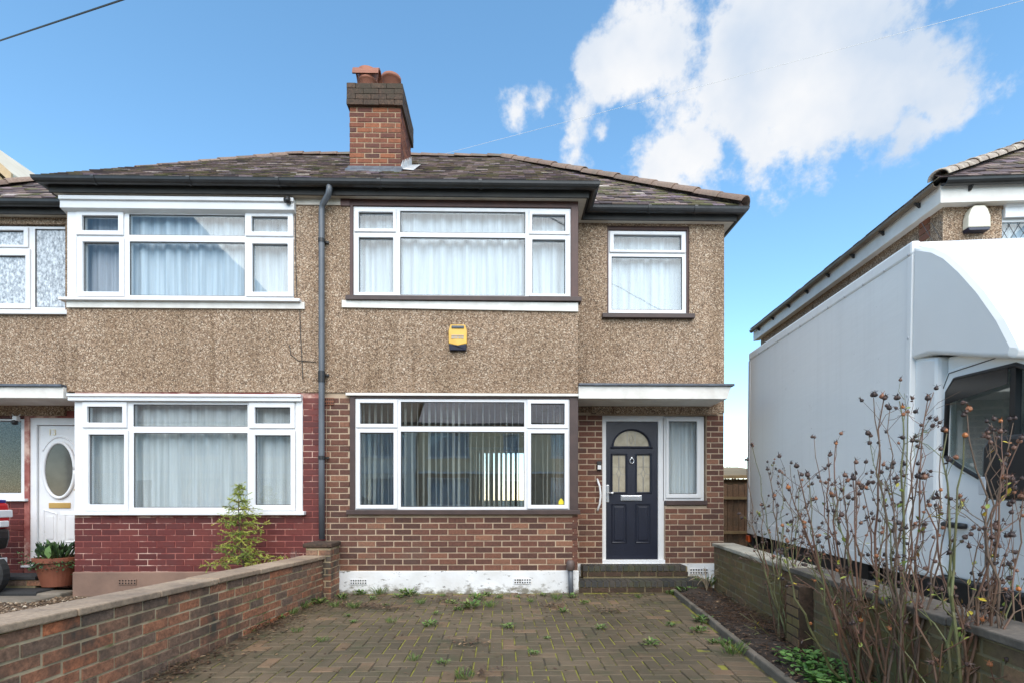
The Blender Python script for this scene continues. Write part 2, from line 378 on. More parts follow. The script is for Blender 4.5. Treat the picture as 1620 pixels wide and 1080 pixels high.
M['blind'] = plain('blind_fabric', (.78,.74,.64), (.72,.68,.58), 3, .8)
M['room'] = plain('room_paint', (.72,.58,.40), (.64,.50,.34), 2, .9)
M['roomfloor'] = plain('room_carpet', (.30,.21,.14), None, 2, .95)
M['navy'] = plain('navy_door', (.0115,.014,.028), (.0085,.0105,.021), 3, .38, .3, 55)
M['chrome'] = plain('satin_chrome', (.72,.72,.73), (.62,.62,.63), 5, .25, metal=.8)
M['brass'] = plain('gold_letter_plate', (.62,.40,.13), (.55,.34,.10), 5, .35, metal=.4)
M['black'] = plain('black_plastic', (.012,.012,.013), (.02,.02,.021), 5, .45)
M['yellow'] = plain('alarm_yellow', (.68,.40,.045), (.60,.34,.04), 5, .4)
M['navyp'] = plain('alarm_navy', (.008,.012,.035), None, 5, .3)
M['cream'] = plain('alarm_cream', (.74,.70,.57), (.66,.62,.50), 3, .4)
M['terra'] = plain('terracotta', (.22,.085,.045), (.165,.062,.035), 5, .8, .2, 40)
M['pot'] = plain('plant_pot', (.23,.075,.04), (.18,.058,.033), 4, .6, .1, 30)
M['potclay'] = plain('chimney_pot_clay', (.30,.11,.065), (.23,.085,.05), 5, .7, .2, 40, spots=(.30,.27,.23), spotscale=8, spotlim=(.62,.7))
def truck_mat():
    m, nt, b = newmat('truck_white'); p = pos(nt)
    col = ramp(nt, noise(nt, p, .8, 4), [(.3,(.88,.87,.85)),(.7,(.84,.83,.815))])
    col = mixc_(nt, ramp(nt, noise(nt, stretch(nt, p, (14,14,.5)), 1.0, 6, .65), [(.50,(0,0,0)),(.85,(.22,.22,.22))]), col, (.56,.55,.53))
    col = mixc_(nt, ramp(nt, noise(nt, p, 9, 7, .75), [(.66,(0,0,0)),(.72,(.8,.8,.8))]), col, (.50,.49,.47))
    nt.links.new(col, b.inputs['Base Color']); b.inputs['Roughness'].default_value = .36
    bump(nt, b, noise(nt, stretch(nt, p, (1,1,5)), 2.2, 3), .12, .02); return m
M['truck'] = truck_mat()
M['truckgl'] = plain('cab_white', (.86,.85,.83), (.83,.82,.80), 1.0, .25)
M['alu'] = plain('alloy_trim', (.60,.60,.61), (.50,.50,.51), 4, .45)
M['tyre'] = plain('rubber', (.018,.018,.018), (.03,.03,.03), 6, .85)
M['cabglass'] = glass('cab_glass', 2.2, (.66,.70,.70))
M['cabin'] = plain('cab_interior', (.11,.11,.115), None, 4, .8)

# ------------------------------------------------------------------ pieces
def brick_mesh(name, mat):
    a, h = .487, .462
    mb = MB().add([(-.5,.5,-.5),(.5,.5,-.5),(.5,.5,.5),(-.5,.5,.5),
                   (-.5,-.40,-.5),(.5,-.40,-.5),(.5,-.40,.5),(-.5,-.40,.5),
                   (-a,-.5,-h),(a,-.5,-h),(a,-.5,h),(-a,-.5,h)],
                  [(0,1,5,4),(1,2,6,5),(2,3,7,6),(3,0,4,7),(4,5,9,8),(5,6,10,9),(6,7,11,10),(7,4,8,11),(8,9,10,11)])
    return mb.mesh(name, mat)
BM = {k: brick_mesh(k+'_mesh', M[k]) for k in ('brick','redbrick','wallbrick','mossbrick','chbrick','darkbrick','oldcap')}
def spans(lo, hi, holes=()):
    def f(z):
        out = [(lo, hi)]
        for (a, b, z0, z1) in holes:
            if z0-.03 < z < z1+.03:
                nx = []
                for (s, e) in out:
                    if b <= s or a >= e: nx.append((s, e)); continue
                    if a-s > .03: nx.append((s, a))
                    if e-b > .03: nx.append((b, e))
                out = nx
        return out
    return f
def lay(parent, ox, oy, ang, z0, n, sp, me, L=.225, Hc=.0745, joint=.0125, proud=.006, depth=.07, name='brick', ph=0.0, jit=.0025, zfun=None):
    ca, sa = math.cos(ang), math.sin(ang)
    for c in range(n):
        zc = z0+c*Hc+Hc/2
        for (s0, s1) in sp(zc):
            k = math.floor((s0-ph)/L)-1
            while True:
                a = k*L+ph+((c % 2)*L/2); b = a+L-joint; k += 1
                if a >= s1-.02: break
                a2, b2 = max(a, s0+.002), min(b, s1-.002)
                if b2-a2 < .035: continue
                m = (a2+b2)/2; off = depth/2-proud+random.uniform(-jit, jit)
                x = ox+ca*m-sa*off; y = oy+sa*m+ca*off
                dz = zfun(m) if zfun else 0
                Mx = Matrix.LocRotScale(Vector((x, y, zc+dz+random.uniform(-.0012,.0012))),
                                        Matrix.Rotation(ang+random.uniform(-.003,.003), 3, 'Z').to_quaternion(), Vector((b2-a2, depth, Hc-joint+random.uniform(-.0015,.001))))
                inst(name, me, parent, Mx)

def tile_face(parent, A, B, T0, T1, nsingle, W=.168, G=.105, j=None):
    A, B, T0, T1 = map(Vector, (A, B, T0, T1))
    u = (B-A).normalized(); w = (T0-A); s = (w-u*w.dot(u)); S = s.length; s.normalize(); n = u.cross(s)
    if n.z < 0: n = -n
    uB = (B-A).length; u0 = w.dot(u); u1 = (T1-A).dot(u)
    uc = MB().add([(-.5,0,-.5),(.5,0,-.5),(.5,1,-.5),(-.5,1,-.5),(-.5,0,.5),(.5,0,.5),(.5,1,.5),(-.5,1,.5)],
                  [(3,2,1,0),(4,5,6,7),(0,1,5,4),(1,2,6,5),(2,3,7,6),(3,0,4,7)])
    me = uc.mesh('roof_tile_mesh', M['tile'])
    field = MB(); tones = []; cnt = 0
    K = int(S/G)
    for c in range(K):
        t = c*G; f = t/S; lo = u0*f; hi = uB+(u1-uB)*f
        k = math.floor(lo/W)-1
        while True:
            a = k*W+(c % 2)*W/2; b = a+W-.004; k += 1
            if a > hi: break
            a2, b2 = max(a, lo), min(b, hi)
            if b2-a2 < .03: continue
            lift = .020+random.uniform(-.003,.007); ln = .16
            sl = (s*ln+n*(-.013+random.uniform(-.002,.002))).normalized()
            nn = u.cross(sl); nn = nn if nn.z > 0 else -nn
            p = A+u*((a2+b2)/2)+s*(t+random.uniform(-.006,.004))+n*lift
            Mx = Matrix((( u.x*(b2-a2), sl.x*ln, nn.x*.013, p.x),( u.y*(b2-a2), sl.y*ln, nn.y*.013, p.y),( u.z*(b2-a2), sl.z*ln, nn.z*.013, p.z),(0,0,0,1)))
            if cnt < nsingle: inst('roof_tile', me, parent, Mx); cnt += 1
            else:
                field.add([Mx @ Vector(v) for v in uc.v], uc.f); tones += [random.random()]*6
    if field.v:
        field.c = tones; o = build('roof_tiles', field, M['tile_j'], parent, kind='stuff')
    return cnt
def cap_tiles(parent, P0, P1, mat, r=.115, L=.34, name='ridge_tile', lift=.0):
    P0, P1 = Vector(P0), Vector(P1); d = (P1-P0); n = max(1, round(d.length/L)); d.normalize()
    side = d.cross(Vector((0,0,1))).normalized(); up = side.cross(d).normalized(); L = (P1-P0).length/n
    mb = MB(); seg = 9; vs = []; fs = []
    for (yy, rr) in ((0, 1.0), (1.06, .85)):
        for q in (1.0, .86):
            for i in range(seg+1):
                a = math.pi*(i/seg)*1.0
                vs.append((math.cos(a)*rr*q, yy, math.sin(a)*rr*q*.85-.12))
    m = seg+1
    for i in range(seg):
        fs += [(i,i+1,2*m+i+1,2*m+i),(m+i,3*m+i,3*m+i+1,m+i+1),(i,m+i,m+i+1,i+1),(2*m+i,2*m+i+1,3*m+i+1,3*m+i)]
    mb.add(vs, fs); me = mb.mesh(name+'_mesh', mat, True)
    for k in range(n):
        p = P0+d*(k*L)+up*(lift+random.uniform(-.006,.006))
        dd = (d+up*random.uniform(-.012,.012)).normalized()
        inst(name, me, parent, Matrix(((side.x*r, dd.x*L, up.x*r, p.x),(side.y*r, dd.y*L, up.y*r, p.y),(side.z*r, dd.z*L, up.z*r, p.z),(0,0,0,1))))

def window(house, Y, rect, panes, sashes=(), fmat='upvc', gmat='glass', label=None, depth=.07, name='window', set_back=0.0):
    """rect and panes measured on plane Y; the frame is the window, panes and sashes its pieces"""
    r = RC(*rect, Y); hs = [RC(*p, Y) for p in panes]
    y0 = Y+set_back
    w = build(name, MB().plate(r[0], r[1], r[2], r[3], hs, y0, y0+depth), M[fmat], house, bevel=.004, label=label)
    for sp_ in sashes:
        so_ = RC(*sp_, Y)
        inner = [h for h in hs if h[0] > so_[0] and h[1] < so_[1] and h[2] > so_[2] and h[3] < so_[3]]
        build('sash', MB().plate(*so_, inner, y0-.022, y0+.002), M[fmat], w, bevel=.006)
    for h in hs:
        e = .006
        build('pane', MB().box(h[0]-e, h[1]+e, y0+.018, y0+.024, h[2]-e, h[3]+e), M[gmat], w)
        build('gasket', MB().plate(h[0]-.001, h[1]+.001, h[2]-.001, h[3]+.001, [(h[0]+.007, h[1]-.007, h[2]+.007, h[3]-.007)], y0+.008, y0+.0175), M['gasket'], w)
    return w
def curtain(name, label, x0, x1, z0, z1, Y, mat, amp=.022, per=.085, group=None, gap=None, cat='curtain'):
    mb = MB(); nx = int((x1-x0)/.011); nz = 7; vs = []
    ph = random.random()*6; sd_ = random.random()*50
    for j in range(nz+1):
        z = z0+(z1-z0)*j/nz
        for i in range(nx+1):
            x = x0+(x1-x0)*i/nx
            f = x/per*2*math.pi
            d = amp*(math.sin(f+1.7*math.sin(x*3.1+sd_)+ph)*.65+.45*math.sin(f*.43+sd_+.25*j/nz))
            vs.append((x+.004*math.sin(f*.7+j), Y+d*(1-.35*j/nz), z+(.006*math.sin(x*4) if j == 0 else 0)))
    fs = [(j*(nx+1)+i, j*(nx+1)+i+1, (j+1)*(nx+1)+i+1, (j+1)*(nx+1)+i) for j in range(nz) for i in range(nx)]
    mb.add(vs, fs)
    return tag(build(name, mb, mat, smooth=True), label, cat, group)

# ------------------------------------------------------------------ ground and setting
YB, YD, YK = 6.5, 7.0, 13.9
XP, XBR, XC = X(512, YB), X(914, YB), X(1145, YD)
XBL = X(107, YB); XL = 2*XP-XC
def struct(name, mb, mat, label=None):
    o = build(name, mb, mat); o['kind'] = 'structure'
    if label: o['label'] = label
    return o
M['soil'] = plain('soil', (.05,.034,.024), (.028,.02,.015), 5, .95, 1.0, 40, spots=(.10,.06,.04), spotscale=18, spotlim=(.6,.7))
M['turf'] = plain('rough_ground', (.10,.09,.055), (.07,.075,.035), 2, .95, .6, 30)
M['joint'] = plain('mossy_joint', (.27,.25,.035), (.17,.16,.03), 6, .95, .6, 60, spots=(.05,.04,.028), spotscale=3.1, spotlim=(.47,.58))
M['asphalt'] = plain('asphalt', (.055,.055,.056), (.04,.04,.041), 3, .85, .4, 90)
M['slab'] = plain('concrete_slab', (.42,.40,.365), (.34,.32,.29), 2, .85, .3, 60)
M['kerb'] = plain('concrete_edging', (.20,.165,.13), (.11,.095,.07), 4, .9, .5, 50)
M['gravelbase'] = plain('gravel_base', (.12,.075,.042), (.07,.045,.026), 14, .95, .6, 50)

struct('ground', MB().add([(-400,-400,-.09),(400,-400,-.09),(400,400,-.09),(-400,400,-.09)], [(0,1,2,3)]), M['turf'])
struct('road', MB().box(-60,60,-9.2,-2.6,-.3,-.075), M['asphalt'])
struct('pavement', MB().box(-60,60,-2.6,-.6,-.3,-.005), M['slab'])
struct('far_pavement', MB().box(-60,60,-11.2,-9.2,-.3,.0), M['slab'])
# left garden
LWX = X(500, 1e-3)  # placeholder
pL0, pL1 = onZ(270,1060), onZ(515,945)
lw_dir = (pL1-pL0).normalized(); lw_ang = math.atan2(lw_dir.y, lw_dir.x)     # right-hand face runs along this line
struct('gravel_bed', MB().box(-9.0, pL0.x-.1, .5, YD+.02, -.3, -.02), M['gravelbase'], 'brown gravel in the left front garden')
# driveway
k0, k1 = onZ(1073,946), onZ(1233,1080)
kd = (k1-k0).normalized()
kA = k0-kd*.35; kB = k1+kd*3.0
drv_poly = [(pL0.x-.15,-.6),(kB.x,-.6),(kB.x,kB.y) if kB.y > -.6 else (kB.x,-.59),(kA.x,kA.y),(XBR+.9,YB+.05),(pL1.x-.2,YB+.05)]
drive = struct('driveway', MB().prism_z([(-2.75,-.6),(k1.x+kd.x*3.9,-.6),(kA.x,kA.y),(kA.x,YB+.03),(-2.75,YB+.03)], -.25, -.0055), M['joint'], 'mossy block paved driveway')
def paver_mat(tone):
    m, nt, b = newmat('paver'+('_field' if tone else '')); p = pos(nt)
    col = ramp(nt, rnd(nt, tone), [(0,(.098,.076,.05)),(.5,(.112,.085,.056)),(.9,(.132,.096,.063)),(1,(.18,.115,.072))])
    big = ramp(nt, noise(nt, p, .75, 4, .6), [(.34,(.60,.58,.48)),(.5,(.88,.86,.76)),(.68,(1.35,1.28,1.18))])
    col = mixc_(nt, 1.0, col, big, 'MULTIPLY')
    f = ramp(nt, noise(nt, p, 3.2, 7, .7), [(.50,(0,0,0)),(.72,(1,1,1))]); col = mixc_(nt, f, col, (.058,.056,.024))
    f = ramp(nt, noise(nt, p, 60, 3, .7), [(.66,(0,0,0)),(.74,(1,1,1))]); col = mixc_(nt, f, col, (.20,.17,.13))
    nt.links.new(col, b.inputs['Base Color']); b.inputs['Roughness'].default_value = .72
    bump(nt, b, noise(nt, p, 90, 5, .7), .6, .004); return m
M['paver'] = paver_mat(False); M['paver_j'] = paver_mat(True)
pm_ = MB().add([(-.5,-.5,-1),(.5,-.5,-1),(.5,.5,-1),(-.5,.5,-1),(-.5,-.5,-.12),(.5,-.5,-.12),(.5,.5,-.12),(-.5,.5,-.12),(-.475,-.455,0),(.475,-.455,0),(.475,.455,0),(-.475,.455,0)],
               [(0,1,5,4),(1,2,6,5),(2,3,7,6),(3,0,4,7),(4,5,9,8),(5,6,10,9),(6,7,11,10),(7,4,8,11),(8,9,10,11)])
pme = pm_.mesh('paver_mesh', M['paver'])
def kerb_x(y): return k0.x+(k1.x-k0.x)*(y-k0.y)/(k1.y-k0.y)
def lwall_x(y): return pL0.x+(pL1.x-pL0.x)*(y-pL0.y)/(pL1.y-pL0.y)
blocks = []
W_ = .1015
for i in range(-34, 30):
    for j_ in range(2, 66):
        k = (i-j_) % 4
        if k == 0: cx, cy, rz = (i+1)*W_, (j_+.5)*W_, 0
        elif k == 3: cx, cy, rz = (i+.5)*W_, (j_+1)*W_, 1
        else: continue
        if cy > YB-.06 or cy < .3: continue
        if cx < lwall_x(cy)-.12 or cx+(W_ if rz == 0 else W_/2) > kerb_x(cy)-.15: continue
        blocks.append((cx, cy, rz, 0))
y = .6
while y < kA.y:                               # soldier course along the edging
    blocks.append((kerb_x(y)-.135, y, 0, math.atan2(kd.x, -kd.y))); y += W_
blocks.sort(key=lambda b: (0 if 2.75 < b[1] else 1, b[1]))
fld = MB(); tn = []
for q, (cx, cy, rz, a) in enumerate(blocks):
    gap = .0095
    tilt = Matrix.Rotation(random.uniform(-.012,.012), 4, 'X') @ Matrix.Rotation(random.uniform(-.012,.012), 4, 'Y')
    Mx = Matrix.Translation((cx, cy, random.uniform(.0,.0045)+(.007 if a else 0))) @ Matrix.Rotation(rz*math.pi/2+a+random.uniform(-.012,.012), 4, 'Z') @ tilt @ Matrix.Diagonal((2*W_-gap, W_-gap, .05, 1))
    if q < 300: inst('paver', pme, drive, Mx)
    else: fld.add([Mx @ Vector(v) for v in pm_.v], pm_.f); tn += [random.random()]*9
fld.c = tn; build('pavers', fld, M['paver_j'], drive, kind='stuff')
# flower bed, edging
rw0 = onZ(1133, 930, .03); 
rwN = Vector((0,0,0))
def rwall(d):      # left face of the right-hand wall, by depth from the camera
    return cam2w((2.576-.1207*(6.6-d))/d, 0, d)
rA, rB = rwall(6.62), rwall(1.2)
rw_dir = (rB-rA).normalized(); 
bed = MB(); nbx, nby = 16, 60; vs = []
for j_ in range(nby+1):
    yy = kA.y+.25-(kA.y+.25-.9)*j_/nby
    xl = kerb_x(yy)+.03; xr = rA.x+(rB.x-rA.x)*(rA.y-yy)/(rA.y-rB.y)+.06
    for i in range(nbx+1):
        f = i/nbx
        vs.append((xl+(xr-xl)*f, yy, .01+.05*math.sin(math.pi*min(1,f*1.3))+random.uniform(-.012,.016)))
bed.add(vs, [(j_*(nbx+1)+i, j_*(nbx+1)+i+1, (j_+1)*(nbx+1)+i+1, (j_+1)*(nbx+1)+i) for j_ in range(nby) for i in range(nbx)])
struct('flower_bed', bed, M['soil'], 'dark soil bed beside the right wall')
eb = MB(); L_ = 0; base = kA
while L_ < 7.0:
    p = kA+kd*L_; q = kA+kd*(L_+.905); nx_ = Vector((-kd.y, kd.x, 0)); nx_ = nx_ if nx_.x > 0 else -nx_
    o = MB().add([tuple(p+nx_*a+Vector((0,0,z))) for a in (0,.05) for z in (-.2,.055)]+[tuple(q+nx_*a+Vector((0,0,z+random.uniform(-.006,.006)))) for a in (0,.05) for z in (-.2,.055)],
                 [(0,1,5,4),(2,6,7,3),(1,3,7,5),(0,4,6,2),(0,2,3,1),(4,5,7,6)])
    e = build('concrete_edging', o, M['kerb'], drive, bevel=.012)
    L_ += .915
struct('next_drive', MB().box(2.3, 5.6, -.6, 12.5, -.2, -.03), M['slab'])
struct('back_garden', MB().box(-9, 14, YK+.3, 40, -.2, -.06), M['turf'])

# ------------------------------------------------------------------ the semi-detached pair
ZBT = Zf(621, YB, 700)              # underside of the pebbledash on the bays
ZS, ZG = 4.885, 5.02                # soffit, gutter top
ZFL = 2.5
hr = thing('brick_house', 'brown brick and pebbledash semi-detached house with a navy front door', 'house', ((XP+XC)/2, YD, 0), group='pair of semi-detached houses')
hl = thing('brick_house', 'pebbledash semi-detached house with dark red painted brick and a white oval-glass door', 'house', ((XL+XP)/2, YD, 0), group='pair of semi-detached houses')
G_ = .03
# --- right house walls
w1 = RC(554,625,914.5,813,YB); w2 = RC(554,317,914.5,476,YB)
zp = Zf(902, YB, 700)
wall = build('wall', MB().plate(XP+.002, XBR, 0, ZBT, [w1], YB+.004, YB+.25), M['mortar'], hr)
lay(wall, 0, YB+.004, 0, zp, int((ZBT-zp)/.0745), spans(XP+.035, XBR-.002, [(w1[0]-.005, w1[1]+.1, w1[2]-.015, w1[3]+.5)]), BM['brick'])
pd = build('pebbledash', MB().plate(XP+.002, XBR, ZBT, 5.0, [w2], YB-.014, YB+.25), M['peb'], hr)
z650 = Zf(652, YD, 1030); dh = RC(953,656,1052.5,889,YD); sh = RC(1052.5,656,1118,799,YD); w3 = RC(960,358,1090,499,YD)
walld = build('wall', MB().plate(XBR-.02, XC, 0, z650, [dh, sh], YD+.004, YD+.25), M['mortar'], hr)
zpd = Zf(889, YD, 1030)-.01
lay(walld, 0, YD+.004, 0, zpd, int((z650-zpd)/.0745), spans(XBR, XC-.001, [(dh[0], dh[1], dh[2]-1, dh[3]+1), sh]), BM['brick'], ph=XC-.225*20-.06)
pd2 = build('pebbledash', MB().plate(XBR-.02, XC, z650, 5.0, [w3], YD-.014, YD+.25), M['peb'], hr)
b_ = RC(936,628,1135,655,YD); build('lintel', MB().box(b_[0], b_[1], YD-.03, YD+.02, b_[2], b_[3]+.05), M['peb'], hr)
# bay return, party, side, back walls, floors
ret = build('wall', MB().box(XBR-.25, XBR-.006, YB+.25, YD+.004, 0, ZBT), M['mortar'], hr)
lay(ret, XBR-.006, YB, math.pi/2, zpd, int((ZBT-zpd)/.0745), spans(0, YD-YB-.02), BM['brick'])
build('pebbledash', MB().box(XBR-.25, XBR-.001, YB+.25, YD-.02, ZBT, 5.0), M['peb'], hr)
build('wall', MB().box(XC-.25, XC-.003, YD+.25, YK, 0, 5.0), M['peb'], hr)
build('party_wall', MB().box(XP-.1, XP-.002, YB+.25, YK, 0, 5.2), M['room'], hr)
YI = 10.8
bk = RC(736,710,836,812,YI); bk = (bk[0], bk[1], .35, bk[3])
build('wall', MB().plate(XP, XC-.25, 0, 5.0, [(XP+.2, XC-.6, .3, 2.4)], YK-.25, YK), M['room'], hr)
build('partition', MB().plate(XP, XBR-.26, .25, ZBT-.02, [bk], YI, YI+.1), M['room'], hr)
build('floor', MB().box(XP, XBR-.26, YB+.26, YK-.25, .1, .25).box(XBR-.255, XC-.26, YD+.26, YK-.25, .1, .25), M['roomfloor'], hr)
build('ceiling', MB().box(XP, XBR-.26, YB+.26, YK-.25, ZBT-.02, ZBT+.2).box(XBR-.255, XC-.26, YD+.26, YK-.25, ZBT-.02, ZBT+.2), M['room'], hr)
build('partition', MB().box(XBR-.25, XBR-.13, YD+.26, YK-.25, .25, 5.0), M['room'], hr)
build('partition', MB().box(XP, XC-.26, 9.6, 9.7, ZBT+.2, 5.0), M['room'], hr)
build('plinth', MB().box(X(523,YB), XBR+.012, YB-.025, YB+.003, -.15, zp), M['plinth'], hr, bevel=.008)
pr = RC(1053,889,1146,940,YD); build('plinth', MB().box(XBR+.02, pr[1], YD-.02, YD+.003, -.15, pr[3]-.012), M['plinth'], hr)
def airbrick(parent, rc, y, mat, name='air_brick', nx=7, nz=2, depth=.012):
    x0,x1,z0,z1 = rc; hs = []
    for i in range(nx):
        for j_ in range(nz):
            a = x0+(x1-x0)*(i+.22)/nx; b = x0+(x1-x0)*(i+.78)/nx; c = z0+(z1-z0)*(j_+.2)/nz; d = z0+(z1-z0)*(j_+.8)/nz
            hs.append((a,b,c,d))
    o = build(name, MB().plate(x0,x1,z0,z1,hs,y-depth,y+.0), M[mat], parent)
    build('vent_shade_sheet', MB().box(x0+.003,x1-.003,y-.004,y-.001,z0+.003,z1-.003), M['black'], o)  # black sheet stands in for the shade inside the vent holes
    return o
airbrick(hr, RC(555,915,581,923,YB), YB-.025, 'plinth'); airbrick(hr, RC(813,914,840,922,YB), YB-.025, 'plinth')
airbrick(hr, RC(514,629,529,640,YB), YB-.003, 'terra', nx=5); airbrick(hr, RC(1090,898,1119,907,YD), YD-.02, 'upvc2', nx=7)
# --- right windows
W1 = window(hr, YB, (562,630,901,806), [(570,637,623,670),(570,684,623,798),(634,635,829.5,674),(634,682,829.5,801),(840,638,893,671),(840,685,893,798)],
       [(564,631.5,629,676),(564,678,629,804),(834,632,899,677),(834,679,899,804)], gmat='glass_lo', label='wide white window with vertical blinds')
W2 = window(hr, YB, (559,329,903,472), [(568,337,622,363),(568,377,622.5,463.5),(633,335,831,368.5),(633,376,831,467.5),(842,341,894,367),(842,380.5,894,466)],
       [(561,331,627,368),(561,371,628,470),(837,334,901,372),(837,374,901,470)])
W3 = window(hr, YD, (963,364,1087,495), [(971.5,371,1078.5,395),(968.5,405,1080.5,489)], [(965,365.5,1085,399)], set_back=.03)
def surround(win, rc, hole, Y, mat, y0=-.02, y1=.09):
    build('surround', MB().plate(*rc, [hole], Y+y0, Y+y1), M[mat], win, bevel=.004)
surround(W1, (w1[0], XBR+.004, RC(0,0,10,806,YB)[2], w1[3]), RC(562,630,901,830,YB), YB, 'brown2')
surround(W2, (w2[0], XBR+.004, w2[2], w2[3]), RC(559,328.5,903,490,YB), YB, 'brown')
r_ = RC(540,317,556,328,YB); build('surround_end', MB().box(r_[0], r_[1]-.012, YB-.034, YB+.01, r_[2], r_[3]), M['brown'], W2)
surround(W3, (w3[0], w3[1], w3[2], w3[3]), RC(963,364,1087,510,YD), YD, 'brown', .005, .1)
r_ = RC(548,806,918,813,YB-.04); build('sill', MB().prism_x([(YB-.055,r_[2]),(YB+.08,r_[2]+.004),(YB+.08,r_[3]+.012),(YB-.055,r_[3])], r_[0], r_[1]), M['brown2'], W1, bevel=.004)
r_ = RC(547,469,920,476,YB-.05); build('sill', MB().prism_x([(YB-.07,r_[2]),(YB+.08,r_[2]+.004),(YB+.08,r_[3]+.01),(YB-.07,r_[3])], r_[0], r_[1]), M['brown2'], W2, bevel=.003)
r_ = RC(541,477,914.5,491,YB-.03); build('sill_band', MB().add([(r_[0],YB-.04,r_[2]+.025),(r_[1],YB-.04,r_[2]-.008),(r_[1],YB-.04,r_[3]-.012),(r_[0],YB-.04,r_[3]+.002),(r_[0],YB,r_[2]+.025),(r_[1],YB,r_[2]-.008),(r_[1],YB,r_[3]-.012),(r_[0],YB,r_[3]+.002)],[(0,1,2,3),(1,5,6,2),(4,0,3,7),(3,2,6,7),(0,4,5,1)]), M['wpaint'], W2)
r_ = RC(953,496,1099,503,YD-.06); build('sill', MB().box(r_[0], r_[1], YD-.075, YD+.06, r_[2], r_[3]), M['brown2'], W3, bevel=.004)
r_ = RC(547,621.5,919,625.5,YB-.04); build('drip_moulding', MB().box(r_[0], r_[1], YB-.05, YB+.01, r_[2], r_[3]), M['wpaint'], hr, bevel=.003)
# sticker in the corner of the big window
r_ = RC(884,787,892,798,YB); build('sticker', MB().prism([(r_[0],r_[2]),(r_[1],r_[2]),(r_[1],r_[3]-.04),((r_[0]+r_[1])/2,r_[3]),(r_[0],r_[3]-.04)], YB+.0150, YB+.0172), plain('sticker_yellow', (.75,.62,.03), None, 3, .5), W1)
# --- door
DS = YD+.06
fr = RC(953,656,1052.5,889,YD)
lf = RC(960,665,1043,885,YD)
df = build('door_frame', MB().plate(fr[0], fr[1], fr[2], fr[3], [(lf[0], lf[1], lf[2], lf[3])], DS-.01, DS+.07), M['upvc2'], hr, bevel=.005)
build('threshold', MB().box(fr[0], fr[1], DS-.06, DS+.02, fr[2]-.02, fr[2]+.035), M['upvc'], df, bevel=.004)
gl_ = [RC(971,718.5,991.5,777,YD), RC(1010,718.5,1030.5,777,YD)]
ac = RC(973,679,1029,704,YD)
door = build('door', MB().plate(lf[0]+.004, lf[1]-.004, lf[2]+.004, lf[3]-.004, gl_+[ac], DS+.012, DS+.05), M['navy'], hr, label='navy panelled front door with arched glass')
# arched light: fill the corners of the rectangular opening
acx, ahw, ah = (ac[0]+ac[1])/2, (ac[1]-ac[0])/2, ac[3]-ac[2]
sg = 18; arc = [(acx+ahw*math.cos(math.pi*i/sg), ac[2]+ah*math.sin(math.pi*i/sg)) for i in range(sg+1)]
f_ = MB()
half = sg//2
for i in range(sg):
    (xa, za), (xb, zb) = arc[i], arc[i+1]
    f_.add([(xa,DS+.0125,za),(xb,DS+.0125,zb),(xb,DS+.0125,ac[3]+.001),(xa,DS+.0125,ac[3]+.001),(xa,DS+.048,za),(xb,DS+.048,zb),(xb,DS+.048,ac[3]+.001),(xa,DS+.048,ac[3]+.001)],
           [(0,3,2,1),(4,5,6,7),(0,1,5,4),(3,7,6,2)])
build('arch_spandrel', f_, M['navy'], door)
def mould(pts, r, name='moulding', closed=True, mat='navy', y=None):
    y = DS+.010 if y is None else y
    p = [(a, y, b) for a, b in pts]+([(pts[0][0], y, pts[0][1])] if closed else [])
    build(name, MB().tube(p, r, 6), M[mat], door)
mould([(acx+(ahw+.022)*math.cos(math.pi*i/sg), ac[2]-.012+(ah+.022)*math.sin(math.pi*i/sg)) for i in range(sg+1)]+[(acx-ahw-.05, ac[2]-.022),(acx+ahw+.05, ac[2]-.022)], .013)
for g in gl_: mould([(g[0]-.016,g[2]-.016),(g[1]+.016,g[2]-.016),(g[1]+.016,g[3]+.016),(g[0]-.016,g[3]+.016)], .013)
for p_ in (RC(970,797,992.5,858,YD), RC(1008,797,1030.5,858,YD)):
    mould([(p_[0],p_[2]),(p_[1],p_[2]),(p_[1],p_[3]),(p_[0],p_[3])], .011)
    build('door_panel', MB().box(p_[0]+.03, p_[1]-.03, DS+.002, DS+.02, p_[2]+.03, p_[3]-.03), M['navy'], door, bevel=.008)
M['doorglass'] = plain('textured_door_glass', (.46,.41,.31), (.34,.30,.22), 9, .12, .5, 45)
for g in gl_+[(ac[0],ac[1],ac[2],ac[3])]:
    build('pane', MB().box(g[0]-.004, g[1]+.004, DS+.026, DS+.034, g[2]-.004, g[3]+.004), M['doorglass'], door)
M['came'] = plain('lead_came', (.30,.30,.30), None, 5, .4, metal=.6)
for g in gl_:
    mx_, mz = (g[0]+g[1])/2, (g[2]+g[3])/2; cm = MB()
    for s in (-1,1): cm.tube([(mx_+s*.004,DS+.024,g[2]),(mx_+s*.004,DS+.024,mz-.06),(mx_+s*.03,DS+.024,mz),(mx_+s*.004,DS+.024,mz+.06),(mx_+s*.004,DS+.024,g[3])], .0028, 5)
    cm.tube([(g[0],DS+.024,mz+.09),(g[1],DS+.024,mz+.09)], .0022, 5); cm.tube([(g[0],DS+.024,mz-.02),(mx_-.03,DS+.024,mz)], .0022, 5); cm.tube([(g[1],DS+.024,mz-.02),(mx_+.03,DS+.024,mz)], .0022, 5)
    build('lead_pattern', cm, M['came'], door)
cm = MB()
for s in (-1,1): cm.tube([(acx+s*.055,DS+.024,ac[2]),(acx+s*.055,DS+.024,ac[2]+ah*.93)], .0028, 5)
cm.tube([(acx,DS+.024,ac[2]+.03),(acx+.03,DS+.024,ac[2]+.09),(acx,DS+.024,ac[2]+.16),(acx-.03,DS+.024,ac[2]+.09),(acx,DS+.024,ac[2]+.03)], .0028, 5)
build('lead_pattern', cm, M['came'], door)
lp = RC(983.5,782.5,1017.5,791.5,YD)
